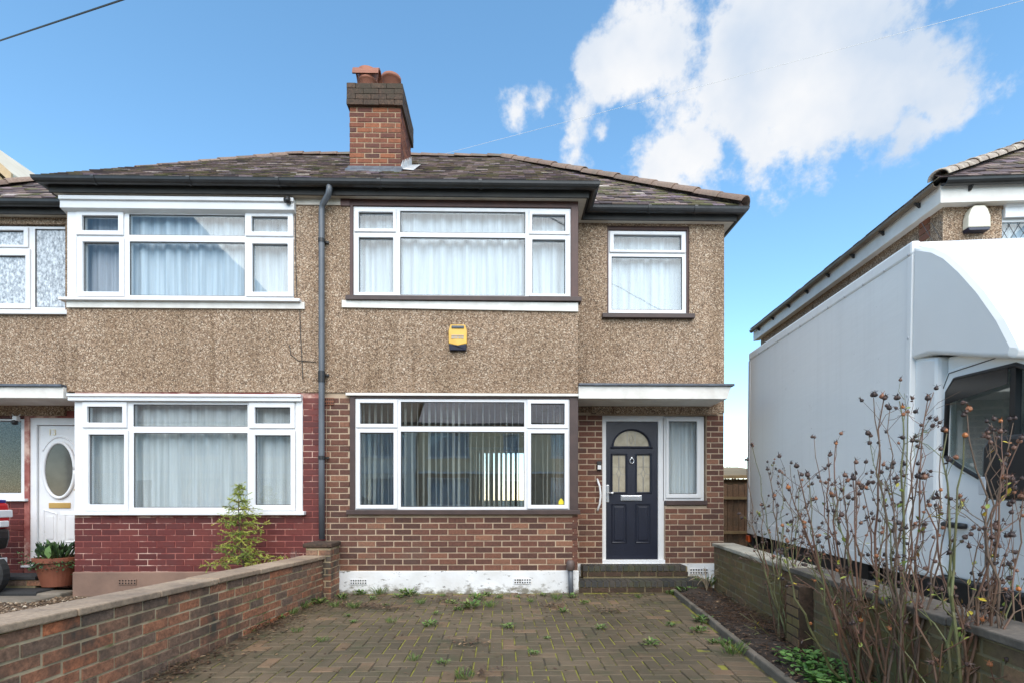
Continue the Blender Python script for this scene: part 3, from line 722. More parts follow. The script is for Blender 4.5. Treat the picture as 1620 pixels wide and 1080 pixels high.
l_ = build('letter_plate', MB().box(lp[0],lp[1],DS-.002,DS+.014,lp[2],lp[3]), M['chrome'], door, bevel=.006)
build('flap', MB().box(lp[0]+.02,lp[1]-.02,DS-.008,DS-.003,lp[2]+.014,lp[3]-.014), M['chrome'], l_, bevel=.004)
kx, kz = X(1001,YD), Zf(727,YD,1001)
kn = build('door_knocker', MB().tube([(kx+.028*math.sin(a),DS-.012,kz-.008+.034*math.cos(a)) for a in [2*math.pi*i/14 for i in range(15)]], .0065, 7), M['chrome'], door, smooth=True)
build('knocker_boss', MB().lathe([(0,-.02),(.016,-.015),(.018,0),(.012,.02),(0,.03)], (kx,DS-.004,kz+.03), 10), M['chrome'], kn, smooth=True)
hp = RC(960.5,766,965,794,YD); h_ = build('door_handle', MB().box(hp[0],hp[1],DS-.006,DS+.013,hp[2],hp[3]), M['chrome'], door, bevel=.006)
kx, kz = X(968.5,YD), Zf(779,YD,968); build('knob', MB().tube([((hp[0]+hp[1])/2,DS-.03,kz),(kx-.01,DS-.04,kz),(kx+.012,DS-.042,kz),(kx+.022,DS-.04,kz)], [.008,.012,.022,.012], 10), M['chrome'], h_, smooth=True)
SW = window(hr, YD, (1050.5,657,1116,792), [(1059.5,665,1104,780.5)], [(1055,660,1110,787)], fmat='upvc2', set_back=.05, label='tall side light window beside the navy door')
r_ = RC(1050,791,1119,798,YD-.02); build('sill', MB().box(fr[1]+.004, r_[1], YD-.03, YD+.1, r_[2], r_[3]), M['brown2'], SW, bevel=.004)
curtain('net_curtain', 'pale net curtain behind the tall side light of the front door', X(1053,YD), X(1113,YD), Zf(790,YD,1080), Zf(660,YD,1080), YD+.22, M['net2'], .02, .07)
# bell, grab rail
r_ = RC(944,729,951,743,YD); db = build('door_bell', MB().box(r_[0],r_[1],YD-.035,YD-.001,r_[2],r_[3]), M['black'], hr, bevel=.004)
build('bell_button', MB().box(r_[0]+.006,r_[1]-.006,YD-.04,YD-.034,r_[2]+.008,r_[3]-.055), M['upvc'], db, bevel=.003)
gx = X(946,YD); gz0, gz1 = Zf(808,YD,946), Zf(757,YD,946)
gr = build('grab_rail', MB().tube([(gx-.012,YD-.01,gz1),(gx-.01,YD-.05,gz1-.03),(gx+.012,YD-.065,gz1-.10),(gx+.024,YD-.07,(gz0+gz1)/2),(gx+.012,YD-.065,gz0+.10),(gx-.01,YD-.05,gz0+.03),(gx-.012,YD-.01,gz0)], .014, 9), M['upvc'], hr, smooth=True)
# canopy
YC = 6.44
cz0, cz1 = Zf(630,YC,1030), Zf(610,YC,1030); cx0 = XBR+.004; cx1 = X(1157,YC)
can = build('canopy', MB().add([(cx0,YC,cz0),(cx1-.05,YC,cz0),(cx1,YC,cz1),(cx0,YC,cz1),(cx0,YD-.016,cz0),(cx1-.05,YD-.016,cz0),(cx1,YD-.016,cz1),(cx0,YD-.016,cz1)],[(0,1,2,3),(4,7,6,5),(0,4,5,1),(1,5,6,2),(0,3,7,4),(3,2,6,7)]), M['wpaint'], hr, bevel=.004, label='white timber canopy over the navy door')
build('canopy_cover', MB().box(cx0, cx1+.03, YC-.03, YD-.016, cz1+.001, cz1+.028), M['lead'], can, bevel=.004)
# alarm box
def bellbox(parent, rc, y, kind):
    x0,x1,z0,z1 = rc; w = x1-x0; h = z1-z0; cx = (x0+x1)/2
    if kind == 'yellow':
        b = build('alarm_box', MB().add([(x0,y-.05,z0+.27*h),(cx,y-.062,z0+.18*h),(x1,y-.05,z0+.27*h),(x1+.002,y-.05,z0+.75*h),(x1-.02,y-.045,z1),(x0+.02,y-.045,z1),(x0-.002,y-.05,z0+.75*h),
              (x0,y,z0+.2*h),(cx,y,z0+.18*h),(x1,y,z0+.2*h),(x1,y,z0+.75*h),(x1-.02,y,z1),(x0+.02,y,z1),(x0,y,z0+.75*h)],
              [(0,1,2,3,4,5,6),(0,7,8,1),(1,8,9,2),(2,9,10,3),(3,10,11,4),(4,11,12,5),(5,12,13,6),(6,13,7,0)]), M['yellow'], parent, bevel=.006, label='yellow and navy burglar alarm box')
        build('alarm_base', MB().add([(x0+.01,y-.045,z0),(x1-.01,y-.045,z0),(x1-.001,y-.052,z0+.265*h),(cx,y-.06,z0+.175*h),(x0+.001,y-.052,z0+.265*h),(x0+.01,y,z0),(x1-.01,y,z0),(x1,y,z0+.19*h),(cx,y,z0+.17*h),(x0,y,z0+.19*h)],
              [(0,1,2,3,4),(0,5,6,1),(1,6,7,2),(2,7,8,3),(3,8,9,4),(4,9,5,0)]), M['navyp'], b, bevel=.008)
        build('alarm_strobe', MB().box(x0+.035,x1-.035,y-.06,y-.04,z1-.15*h,z1-.05*h), plain('strobe_blue',(.035,.05,.07),None,3,.3), b, bevel=.004)
        g = MB()
        for i, (a0, a1) in enumerate(((0,.28),(.30,.52),(.55,.78),(.8,1.0))): g.box(x0+.035+(w-.07)*a0, x0+.035+(w-.07)*a1-.004, y-.0585, y-.0525, z0+.44*h, z0+.52*h)
        g.box(x0+.035, x1-.035, y-.0585, y-.0525, z0+.545*h, z0+.58*h)
        build('alarm_lettering', g, plain('faded_print',(.42,.36,.30),None,9,.6), b)
    else:
        prof = [(x0,z0+.12*h),(x1,z0+.12*h),(x1-.01*w,z0+.55*h),(x1-.13*w,z0+.85*h),(x1-.27*w,z1),(x0+.27*w,z1),(x0+.13*w,z0+.85*h),(x0+.01*w,z0+.55*h)]
        b = build('alarm_box', MB().prism(prof, y-.10, y), M['cream'], parent, bevel=.012, ws=False, label='cream dome shaped alarm box')
        build('alarm_base', MB().prism([(x0+.015,z0),(x1-.015,z0),(x1,z0+.118*h),(x0,z0+.118*h)], y-.095, y), M['navyp'], b, bevel=.004)
    return b
bellbox(hr, RC(710,514,738.5,554,YB-.05), YB-.014, 'yellow')
# overflow pipe by the plinth
ox = X(902,YB-.06); oz0, oz1 = Zf(886,YB-.06,902), Zf(896,YB-.06,902)
vp = build('waste_pipe', MB().tube([(ox+.01,YB-.08,-.1),(ox+.005,YB-.08,.12),(ox,YB-.08,oz1)], .032, 10), M['pipe'], hr, smooth=True)
build('pipe_cap', MB().lathe([(.0,.10),(.035,.095),(.05,.07),(.052,-.02),(.036,-.03)], (ox,YB-.08,oz1-.01), 12), plain('brown_cap',(.12,.085,.075),None,5,.6), vp, smooth=True)
# steps
M['stepm'] = M['mossmortar']
s2x0, s2x1 = X(922,6.76), X(1089,6.76); s1x0, s1x1 = X(907,6.48), X(1128,6.48)
st1 = build('step', MB().box(s1x0+.01, s1x1-.01, 6.49, YD+.0, -.1, .132), M['mossmortar'], hr)
st2 = build('step', MB().box(s2x0+.01, s2x1-.01, 6.77, YD-.005, .132, .292), M['mossmortar'], hr)
for st, x0, x1, yf, zt in ((st1, s1x0, s1x1, 6.478, .14), (st2, s2x0, s2x1, 6.755, .30)):
    lay(st, 0, yf+.008, 0, zt-.142, 1, spans(x0, x1), BM['oldcap'], Hc=.07, name='brick')
    xx = x0
    while xx < x1-.05:           # bullnose bricks on edge
        inst('step_brick', BM['darkbrick'], st, Matrix.LocRotScale(Vector((xx+.037, yf+.105, zt-.034)), None, Vector((.068,.215,.072)))); xx += .0755
    xx = x0
    while xx < x1-.05 and st is st1:
        inst('step_brick', BM['darkbrick'], st, Matrix.LocRotScale(Vector((xx+.037, yf+.325, zt-.036)), None, Vector((.068,.2,.068)))); xx += .0755
# --- eaves
def eaves(h, path, clip, soff):
    f = build('fascia', MB().sweep([(.10,ZS),(.122,ZS),(.122,5.005),(.10,5.005)], path), M['fasciab'], h)
    s = build('soffit', MB().sweep([(-.005,ZS+.012),(.10,ZS+.004),(.10,ZS+.02),(-.005,ZS+.03)], path), M[soff], h)
    pr_ = []
    for i in range(9): a = math.pi*i/8; pr_.append((.182+.06*math.cos(a), ZG-.01-.062*math.sin(a)))
    pr_ = [(.245, ZG)]+pr_+[(.119, ZG)]
    inn = [(.127,ZG)]+[(.182+.053*math.cos(math.pi*(8-i)/8), ZG-.01-.054*math.sin(math.pi*(8-i)/8)) for i in range(9)]+[(.237,ZG)]
    g = build('gutter', MB().sweep(pr_+inn, path), M['gutter'], h, smooth=False)
    return g
gR = eaves(hr, [(XP,YB),(XBR,YB),(XBR,YD),(XC,YD),(XC,YK)], None, 'soffit')
gL = eaves(hl, [(XL,YK),(XL,YD),(XBL,YD),(XBL,YB),(XP,YB)], None, 'soffit')
for g, xs in ((gR, [(X(600,6.3),YB),(X(760,6.3),YB),(X(1027,6.8),YD),(X(1100,6.8),YD)]), (gL, [(X(150,6.3),YB),(X(300,6.3),YB),(X(440,6.3),YB)])):
    for (x, yw) in xs:
        mb = MB().sweep([(.248,ZG+.004)]+[(.182+.068*math.cos(math.pi*i/8), ZG-.01-.07*math.sin(math.pi*i/8)) for i in range(9)]+[(.12,ZG+.004)]+[(.182+.06*math.cos(math.pi*(8-i)/8), ZG-.01-.062*math.sin(math.pi*(8-i)/8)) for i in range(9)], [(x-.02,yw),(x+.02,yw)])
        build('gutter_bracket', mb, M['gutter'], g)
# --- roofs
ZE, YR = 5.045, 10.2; ZR = Zf(250, YR, 640)
xr1, xr0 = X(797, YR), X(455, YR)
eb_, em_ = YB-.17, YD-.17
xa = XBR+.17; xc_ = XC+.17; xal = XBL-.17; xl_ = XL-.17
YBK = YK+.2
def roof(h, pts):
    mb = MB()
    for p in pts:
        n = len(p); P_ = [Vector(q) for q in p]
        nn = (P_[1]-P_[0]).cross(P_[2]-P_[0]).normalized(); nn = nn if nn.z > 0 else -nn
        mb.add([q for q in P_]+[q-nn*.06 for q in P_], [tuple(range(n)), tuple(range(2*n-1,n-1,-1))]+[(i,(i+1)%n,(i+1)%n+n,i+n) for i in range(n)])
    return build('roof', mb, M['felt'], h)
RR, RL, RP = (xr1,YR,ZR), (xr0,YR,ZR), (XP,YR,ZR)
rfR = roof(hr, [[(XP,eb_,ZE),(xa,eb_,ZE),RR,RP], [(xa,em_,ZE),(xc_,em_,ZE),RR], [(xa,eb_,ZE),(xa,em_,ZE),RR], [(xc_,em_,ZE),(xc_,YBK,ZE),(xr1,YR,ZR)], [(xc_,YBK,ZE),(XP,YBK,ZE),RP,RR]])
rfL = roof(hl, [[(xal,eb_,ZE),(XP,eb_,ZE),RP,RL], [(xl_,em_,ZE),(xal,em_,ZE),RL], [(xal,em_,ZE),(xal,eb_,ZE),RL], [(xl_,YBK,ZE),(xl_,em_,ZE),RL], [(XP,YBK,ZE),(xl_,YBK,ZE),RL,RP]])
tile_face(rfR, (XP,eb_,ZE),(xa,eb_,ZE),RP,RR, 190)
tile_face(rfR, (xa,em_,ZE),(xc_,em_,ZE),RR,RR, 110)
tile_face(rfR, (xc_,em_,ZE),(xc_,YBK,ZE),RR,RR, 0)
tile_face(rfL, (xal,eb_,ZE),(XP,eb_,ZE),RL,RP, 220)
tile_face(rfL, (xl_,em_,ZE),(xal,em_,ZE),RL,RL, 80)
cap_tiles(rfR, RP, RR, M['ridge']); cap_tiles(rfL, RP, RL, M['ridge'])
cap_tiles(rfR, (xc_+.03,em_-.03,ZE+.03), (RR[0],RR[1],RR[2]+.02), M['ridge'], r=.125, L=.40, name='hip_tile')
cap_tiles(rfL, (xl_,em_,ZE+.03), RL, M['ridge'], name='hip_tile')
# --- chimney
YH = 7.2
c0, c1 = X(553,YH), X(634,YH); hz0 = 5.1; hz1 = Zf(170,YH,593); hz2 = Zf(136,YH,593); cdp = .80
ch = build('chimney', MB().box(c0+.004, c1-.004, YH+.004, YH+cdp, hz0, hz2-.01), M['chmortar'], hr, label='tall brick chimney stack with two clay pots')
lay(ch, 0, YH+.004, 0, Zf(283,YH,593), int((hz1-Zf(283,YH,593))/.0705), spans(c0, c1), BM['chbrick'], L=.212, Hc=.0705, ph=c0)
lay(ch, c1-.004, YH, math.pi/2, Zf(283,YH,593), int((hz1-Zf(283,YH,593))/.0705), spans(0, cdp), BM['chbrick'], L=.212, Hc=.0705, ph=.05)
lay(ch, c0+.004, YH+cdp, -math.pi/2, Zf(283,YH,593), int((hz1-Zf(283,YH,593))/.0705), spans(0, cdp), BM['chbrick'], L=.212, Hc=.0705, ph=.05)
k0_, k1_ = X(549,YH-.04), X(636.5,YH-.04)
for a, (ox_, oy_, an, ln) in enumerate(((0,YH-.045,0,None),(k1_,YH-.05,math.pi/2,cdp+.09),(k0_,YH+cdp+.04,-math.pi/2,cdp+.09))):
    lay(ch, ox_, oy_, an, hz1, 4, spans(k0_, k1_) if ln is None else spans(0, ln), BM['oldcap'], L=.212, Hc=(hz2-hz1)/4, joint=.002, depth=.1, proud=.004)
build('chimney_flaunching', MB().add([(k0_,YH-.045,hz2-.004),(k1_,YH-.045,hz2-.004),(k1_,YH+cdp+.04,hz2-.004),(k0_,YH+cdp+.04,hz2-.004),(k0_+.15,YH+.1,hz2+.05),(k1_-.15,YH+.1,hz2+.05),(k1_-.15,YH+cdp-.1,hz2+.05),(k0_+.15,YH+cdp-.1,hz2+.05)],[(0,1,5,4),(1,2,6,5),(2,3,7,6),(3,0,4,7),(4,5,6,7)]), M['oldcap'], ch)
y1_ = YH+.2
px0 = X(582,y1_); pt = Zf(124,y1_,582)
p1 = build('chimney_pot', MB().lathe([(.125,-.15),(.125,pt-hz2-.09),(.14,pt-hz2-.085),(.14,pt-hz2-.06),(.118,pt-hz2-.05),(.15,pt-hz2+.06),(.10,pt-hz2+.06)], (px0,y1_,hz2), 20), M['potclay'], ch, smooth=True)
hd = MB(); n_ = 12; vs = []
zc_ = Zf(127,y1_,582)-.0; 
for (xx, rr) in ((-.19,1),(.19,1)):
    for q in (1.0,.85):
        for i in range(n_+1):
            a = math.pi*i/n_; vs.append((px0+xx*.95, y1_+math.cos(a)*.15*q, zc_-.02+math.sin(a)*.155*q))
m_ = n_+1; fs = []
for i in range(n_): fs += [(i,i+1,2*m_+i+1,2*m_+i),(m_+i,3*m_+i,3*m_+i+1,m_+i+1),(i,m_+i,m_+i+1,i+1),(2*m_+i,2*m_+i+1,3*m_+i+1,3*m_+i)]
build('pot_hood', hd.add(vs, fs), M['potclay'], p1, smooth=False)
y2_ = YH+.5; px1 = X(619,y2_); pt2 = Zf(125,y2_,619)
build('chimney_pot', MB().lathe([(.12,-.15),(.125,pt2-hz2-.05),(.145,pt2-hz2-.045),(.145,pt2-hz2+.0),(.10,pt2-hz2+.0)], (px1,y2_,hz2), 20), M['potclay'], ch, smooth=True)
pit = (ZR-ZE)/(YR-eb_)
zr_ = lambda y: ZE+pit*(y-eb_)
build('lead_apron', MB().add([(c0-.03,YH-.12,zr_(YH-.12)+.055),(c1+.03,YH-.12,zr_(YH-.12)+.055),(c1+.03,YH-.012,zr_(YH)+.06),(c0-.03,YH-.012,zr_(YH)+.06),(c1+.01,YH-.012,zr_(YH)+.085),(c0-.01,YH-.012,zr_(YH)+.085),
       (c0-.03,YH-.12,zr_(YH-.12)+.02),(c1+.03,YH-.12,zr_(YH-.12)+.02),(c1+.03,YH+.01,zr_(YH)+.0),(c0-.03,YH+.01,zr_(YH)+.0)],[(0,1,2,3),(3,2,4,5),(0,6,7,1),(1,7,8,2),(0,3,9,6)]), M['lead'], ch)
fl = MB()
for i in range(5):
    ya = YH+cdp*i/5; yb_ = YH+cdp*(i+1)/5
    fl.prism_x([(ya-.02,zr_(ya)+.01),(yb_+.02,zr_(yb_)+.01),(yb_+.02,zr_(yb_)+.10),(yb_-.03,zr_(yb_)+.15),(ya,zr_(ya)+.11)], c1+.004, c1+.012+.004*(i%2))
fl.add([(c1+.006,YH-.02,zr_(YH)+.045),(c1+.17,YH+.02,zr_(YH)+.055),(c1+.15,YH+cdp,zr_(YH+cdp)+.055),(c1+.006,YH+cdp,zr_(YH+cdp)+.05)], [(0,1,2,3)])
build('step_flashing', fl, plain('pale_flashing',(.62,.61,.59),(.42,.42,.42),9,.6,spots=(.10,.09,.08),spotscale=14,spotlim=(.6,.68)), ch)
# --- downpipe between the houses
dpx = X(509.5,YB-.06); dy = YB-.075
zt = Zf(345,YB,507)
dpn = build('downpipe', MB().tube([(X(521,6.32),YB-.182,ZG-.05),(X(521,6.32),YB-.182,Zf(300,6.32,520)),(X(519.5,6.33),YB-.172,Zf(309,6.33,520)),(dpx+.012,dy-.008,Zf(325,6.43,510)),(dpx,dy,Zf(334,6.43,510)),(dpx,dy,zt-.2),(dpx,dy,1.6),(dpx+.003,dy,Zf(852,6.42,512))], .036, 12), M['pipe'], hr, smooth=True, label='grey rainwater downpipe between the two houses')
for py in (386,594,724): build('pipe_clip', MB().tube([(dpx,dy,Zf(py,YB,510)-.022),(dpx,dy,Zf(py,YB,510)+.022)], .043, 12).box(dpx-.01,dpx+.075,dy+.03,dy+.055,Zf(py,YB,510)-.012,Zf(py,YB,510)+.012), M['black'], dpn)
build('pipe_socket', MB().tube([(dpx,dy,Zf(604,YB,510)-.02),(dpx,dy,Zf(589,YB,510))], .042, 12), M['black'], dpn)

# ------------------------------------------------------------------ left house
v1 = RC(118,633,478,809,YB); v2 = RC(108,320,466,474,YB)
zq = Zf(903,YB,300)
XPm = XP-.002
wl_ = build('wall', MB().plate(X(118,YB), XPm, 0, ZBT, [v1], YB+.004, YB+.25), M['redmortar'], hl)
lay(wl_, 0, YB+.004, 0, zq, int((ZBT-zq)/.0745), spans(X(118,YB), XP+.03, [(v1[0]-.1, v1[1]+.003, v1[2]-.01, v1[3]+.6)]), BM['redbrick'], joint=.009)
build('pebbledash', MB().plate(XBL, XPm, ZBT, 5.0, [v2], YB-.014, YB+.25), M['peb'], hl)
build('plinth', MB().box(X(117,YB), XP-.05, YB-.03, YB+.003, -.15, zq), M['plinthb'], hl, bevel=.015)
airbrick(hl, RC(191,915,219,923,YB), YB-.03, 'plinthb', nx=6)
dl = RC(46,660,122,893,YD); wl2 = RC(-75,660,38,793,YD); wu = RC(-70,355,104.5,491,YD)
wd = build('wall', MB().plate(XL, XBL+.02, 0, z650, [dl, wl2], YD+.004, YD+.25), M['redmortar'], hl)
lay(wd, 0, YD+.004, 0, .16, int((z650-.16)/.0745), spans(X(-120,YD), XBL, [(X(38,YD), XBL+.1, -1, 9), wl2]), BM['redbrick'], joint=.009)
build('pebbledash', MB().plate(XL, XBL+.02, z650, 5.0, [wu], YD-.014, YD+.25), M['peb'], hl)
build('wall', MB().box(XBL+.006, XBL+.25, YB+.25, YD+.004, 0, 5.0), M['peb'], hl)
build('wall', MB().box(XL+.003, XL+.25, YD+.25, YK, 0, 5.0), M['peb'], hl)
build('wall', MB().box(XL+.25, XP-.1, YK-.25, YK, 0, 5.0), M['room'], hl)
build('floor', MB().box(XBL+.26, XP-.1, YB+.26, YK-.25, .1, .25).box(XL+.26, XBL+.255, YD+.26, YK-.25, .1, .25), M['roomfloor'], hl)
build('ceiling', MB().box(XBL+.26, XP-.1, YB+.26, YK-.25, ZBT-.02, ZBT+.2).box(XL+.26, XBL+.255, YD+.26, YK-.25, ZBT-.02, ZBT+.2), M['room'], hl)
build('partition', MB().box(XL+.26, XP-.1, 9.2, 9.3, .25, 5.0), M['room'], hl)
build('partition', MB().box(XBL+.13, XBL+.24, YD+.26, 9.2, .25, 5.0), M['room'], hl)
V1 = window(hl, YB, (118,633,479,809), [(139.5,643,195,668),(142,687,198,797),(211,639,391.5,674),(211.5,684,391.5,802),(404,644,460,669.5),(404.5,688,460.5,798)],
     [(132,635,202,676),(133,680,204,807),(395,636,467,677),(396,680,468,807)], label='wide white window above the red brick wall', gmat='glass_mid')
V2 = window(hl, YB, (121,332.5,465.5,472), [(131.5,342.5,188.5,366),(132.5,384,190,462.5),(204,340,387,372.5),(205,383,387,468),(399,344,456,368),(400,387,456,463)],
     [(122.5,333.5,196.5,373),(123.5,377,197.5,470),(389,335,464.5,375),(389.5,378,465,470)])
r_ = RC(108,332,121,473,YB); build('corner_post', MB().box(r_[0], r_[1]+.01, YB-.015, YB+.08, r_[2], r_[3]), M['upvc'], V2, bevel=.004)
r_ = RC(467,633,479.5,809,YB); build('corner_post', MB().box(r_[0]+.02, r_[1], YB-.02, YB+.001, r_[2], r_[3]), M['upvc'], V1, bevel=.004)
r_ = RC(95,313,465.5,332,YB-.07); build('head_board', MB().prism_x([(YB-.075,r_[2]+.01),(YB-.05,r_[2]),(YB+.05,r_[2]-.03),(YB+.05,r_[3]-.02),(YB-.1,r_[3]),(YB-.1,r_[3]-.045),(YB-.075,r_[3]-.05)], r_[0], r_[1]), M['upvc2'], V2, bevel=.003)
r_ = RC(108,623,477,633.5,YB-.04); build('head_board', MB().prism_x([(YB-.05,r_[2]),(YB+.04,r_[2]),(YB+.04,r_[3]),(YB-.07,r_[3]),(YB-.07,r_[3]-.03),(YB-.05,r_[3]-.035)], r_[0], r_[1]), M['upvc'], V1, bevel=.003)
r_ = RC(97,808,482,814,YB-.05); build('sill', MB().box(r_[0], r_[1], YB-.07, YB+.06, r_[2], r_[3]), M['upvc'], V1, bevel=.005)
r_ = RC(94,472,475,476.5,YB-.06); build('sill', MB().box(r_[0], r_[1], YB-.085, YB+.06, r_[2], r_[3]), M['upvc'], V2, bevel=.004)
r_ = RC(106,477,482,488,YB-.03); build('sill_band', MB().box(r_[0], r_[1], YB-.04, YB, r_[2], r_[3]), M['wpaint'], V2)
# render strip under the soffit between the bays
r_ = RC(468,312,541,325,YB-.02); build('eaves_board', MB().box(r_[0], XP-.003, YB-.03, YB-.008, r_[2], ZS+.01), M['soffit'], hl); build('eaves_board', MB().box(XP+.003, r_[1], YB-.03, YB-.008, r_[2], ZS+.01), M['soffit'], hr)
# recessed upper window with patterned glass
M['obscure'] = None
def obscure():
    m, nt, b = newmat('patterned_glass'); p = pos(nt)
    v = noise(nt, stretch(nt, p, (1,1,.6)), 34, 5, .75)
    c = ramp(nt, v, [(.34,(.16,.18,.20)),(.5,(.40,.43,.46)),(.62,(.66,.70,.74))]); nt.links.new(c, b.inputs['Base Color'])
    b.inputs['Roughness'].default_value = .18; bump(nt, b, v, .7, .01); return m
M['obscure'] = obscure()
V3 = window(hl, YD, (-68,357,104,490), [(-60,364,37,387),(-60,404,40,480),(53,361.5,102,485.5)], [(-64,359,44,391),(-64,393,47,488)], gmat='obscure', set_back=.02, label='white window with patterned glass at the left edge')
r_ = RC(-70,490,106,497,YD-.05); build('sill', MB().box(r_[0], X(105.5,YD-.06), YD-.06, YD+.06, r_[2], r_[3]), M['upvc2'], V3, bevel=.004)
V4 = window(hl, YD, (-75,661,38,790), [(-68,664.5,30,779)], set_back=.03, label='dark porch window at the left edge')
r_ = RC(-76,788,40,792,YD-.04); build('sill', MB().box(r_[0], r_[1], YD-.05, YD+.06, r_[2], r_[3]), M['upvc'], V4, bevel=.004)
# white door
fr2 = RC(44,658,122,893,YD); lf2 = RC(56.5,672,123,873,YD); d0 = YD+.05
dfm = build('door_frame', MB().plate(fr2[0], XBL+.02, fr2[2], fr2[3], [(lf2[0]-.006, XBL+.1, lf2[2]-.006, lf2[3]+.006)], d0-.03, d0+.07), M['upvc'], hl, bevel=.006)
r_ = RC(36,893,75,896,YD-.04); build('threshold', MB().box(r_[0], XBL, YD-.07, YD+.06, fr2[2]-.02, fr2[2]+.004), M['upvc'], dfm)
dx1 = lf2[0]+.76
wdoor = build('door', MB().box(lf2[0], dx1, d0+.0, d0+.045, lf2[2], lf2[3]), M['upvc'], hl, label='white panelled front door with an oval window')
ov = RC(67,700,113,785,YD); ocx, ocz = (ov[0]+ov[1])/2, (ov[2]+ov[3])/2; oa, ob = (ov[1]-ov[0])/2, (ov[3]-ov[2])/2
ell = lambda k, a0=0, a1=2*math.pi, n=40: [(ocx+oa*k*math.cos(a0+(a1-a0)*i/n), ocz+(ob+oa*(k-1))*math.sin(a0+(a1-a0)*i/n)) for i in range(n+1)]
build('pane', MB().prism(ell(1.0)[:-1], d0-.014, d0-.004), plain('smoked_oval_glass',(.09,.085,.075),(.06,.057,.05),4,.05), wdoor)
build('oval_trim', MB().tube([(a, d0-.012, b) for a, b in ell(1.07)], .022, 8), M['upvc'], wdoor, smooth=True)
build('oval_trim', MB().tube([(a, d0+.0, b) for a, b in ell(1.45, R(35), R(145))], .012, 6), M['upvc'], wdoor, smooth=True)
lpw = RC(73,794.5,107,803,YD); build('letter_plate', MB().box(lpw[0],lpw[1],d0-.014,d0+.001,lpw[2],lpw[3]), M['brass'], wdoor, bevel=.004)
for (a, b_) in ((64.5,84.5),(98,118)):
    q = RC(a,806,b_,857,YD); s = 1 if a < 80 else -1
    pts = [(q[0],q[2]),(q[1],q[2]),(q[1],q[3]-(.05 if s>0 else 0)),(q[0],q[3]-(.0 if s>0 else .05))]
    build('moulding', MB().tube([(x, d0-.001, z) for x, z in pts+[pts[0]]], .010, 6), M['upvc'], wdoor)
    build('door_panel', MB().box(q[0]+.04,q[1]-.04,d0-.007,d0+.001,q[2]+.04,q[3]-.08), M['upvc'], wdoor, bevel=.004)
kx, kz = X(116,YD), Zf(774,YD,116); build('door_handle', MB().tube([(kx,d0-.001,kz),(kx,d0-.03,kz),(kx+.04,d0-.035,kz)], [.012,.012,.01], 8), M['brass'], wdoor, smooth=True)
tcv = bpy.data.curves.new('number', 'FONT'); tcv.body = '13'; tcv.size = .115; tcv.extrude = .004
to = bpy.data.objects.new('number_tmp', tcv); COL.objects.link(to)
dg = bpy.context.evaluated_depsgraph_get(); tme = bpy.data.meshes.new_from_object(to.evaluated_get(dg)); bpy.data.objects.remove(to)
tme.materials.clear(); tme.materials.append(plain('number_gold',(.80,.72,.52),None,4,.4))
inst('house_number', tme, wdoor, Matrix.Translation((X(71,YD), d0-.006, Zf(687,YD,76))) @ Matrix.Rotation(R(90),4,'X'))
# left canopy
can2 = build('canopy', MB().box(XL+.2, XBL-.004, YC, YD-.016, Zf(629,YC,50), Zf(611,YC,50)), M['wpaint'], hl, bevel=.006, label='white flaking canopy over the white door')
build('canopy_cover', MB().box(XL+.17, XBL-.003, YC-.03, YD-.016, Zf(611,YC,50)+.001, Zf(611,YC,50)+.028), M['lead'], can2)
b_ = RC(-60,628,105,657,YD); build('lintel', MB().box(b_[0], b_[1], YD-.03, YD+.02, b_[2], b_[3]+.05), M['peb'], hl)
# camera by the door, junction on the head board
def seccam(parent, p):
    x, y, z = p
    c = build('security_camera', MB().box(x-.03,x+.03,y-.06,y,z-.02,z+.05), M['upvc'], parent, bevel=.01)
    build('lens', MB().lathe([(0,-.05),(.028,-.045),(.036,-.02),(.034,.005),(0,.02)], (x,y-.05,z-.02), 12), M['black'], c, smooth=True)
    for s in (-1,1): build('antenna', MB().tube([(x+s*.02,y-.03,z+.04),(x+s*.055,y-.03,z+.075)], .005, 6), M['upvc2'], c)
pc = onY(29,664,YD-.03); seccam(hl, (pc.x, YD-.03, pc.z))
pc = onY(455,318,YB-.1); jc = build('spot_light', MB().tube([(pc.x-.03,YB-.11,pc.z),(pc.x+.03,YB-.12,pc.z-.005)], [.03,.038], 10), M['black'], hl, smooth=True)
build('bracket', MB().box(pc.x-.01,pc.x+.01,YB-.11,YB-.05,pc.z,pc.z+.05), M['black'], jc)
# loose cables on the wall
for pts in ([(458,545),(460,560),(472,570),(500,572)], [(474,480),(475,520),(478,574),(479,600)], [(467,330),(468,420),(470,470)]):
    build('cable', MB().tube([onY(a,b,YB-.022) for a, b in pts], .004, 5), M['black'], hl)
# left door steps
sx1 = X(78,6.85)
ls = build('step', MB().box(XL+.5, sx1-.01, 6.66, YD-.02, -.1, .155), M['mossmortar'], hl)
lay(ls, 0, 6.66, 0, .075, 1, spans(XL+.5, X(68,6.66)), BM['wallbrick'], Hc=.078, L=.24)
build('tread', MB().box(XL+.5, sx1, 6.64, YD-.02, .156, .20), piece('slate_tread',[(0,(.045,.045,.047)),(1,(.06,.06,.06))]), ls, bevel=.008)
build('tread', MB().box(XL+.5, X(62,6.4), 6.36, 6.65, -.05, .06), piece('black_tread',[(0,(.018,.018,.019)),(1,(.03,.03,.03))]), ls, bevel=.03)
build('path_slab', MB().box(XL+.5, XBL+.0, 6.05, 6.36, -.1, .012), M['kerb'], ls, bevel=.02)
build('path_slab', MB().box(X(60,6.5), XBL+.02, 6.37, 6.62, -.1, .035), M['kerb'], ls, bevel=.02)
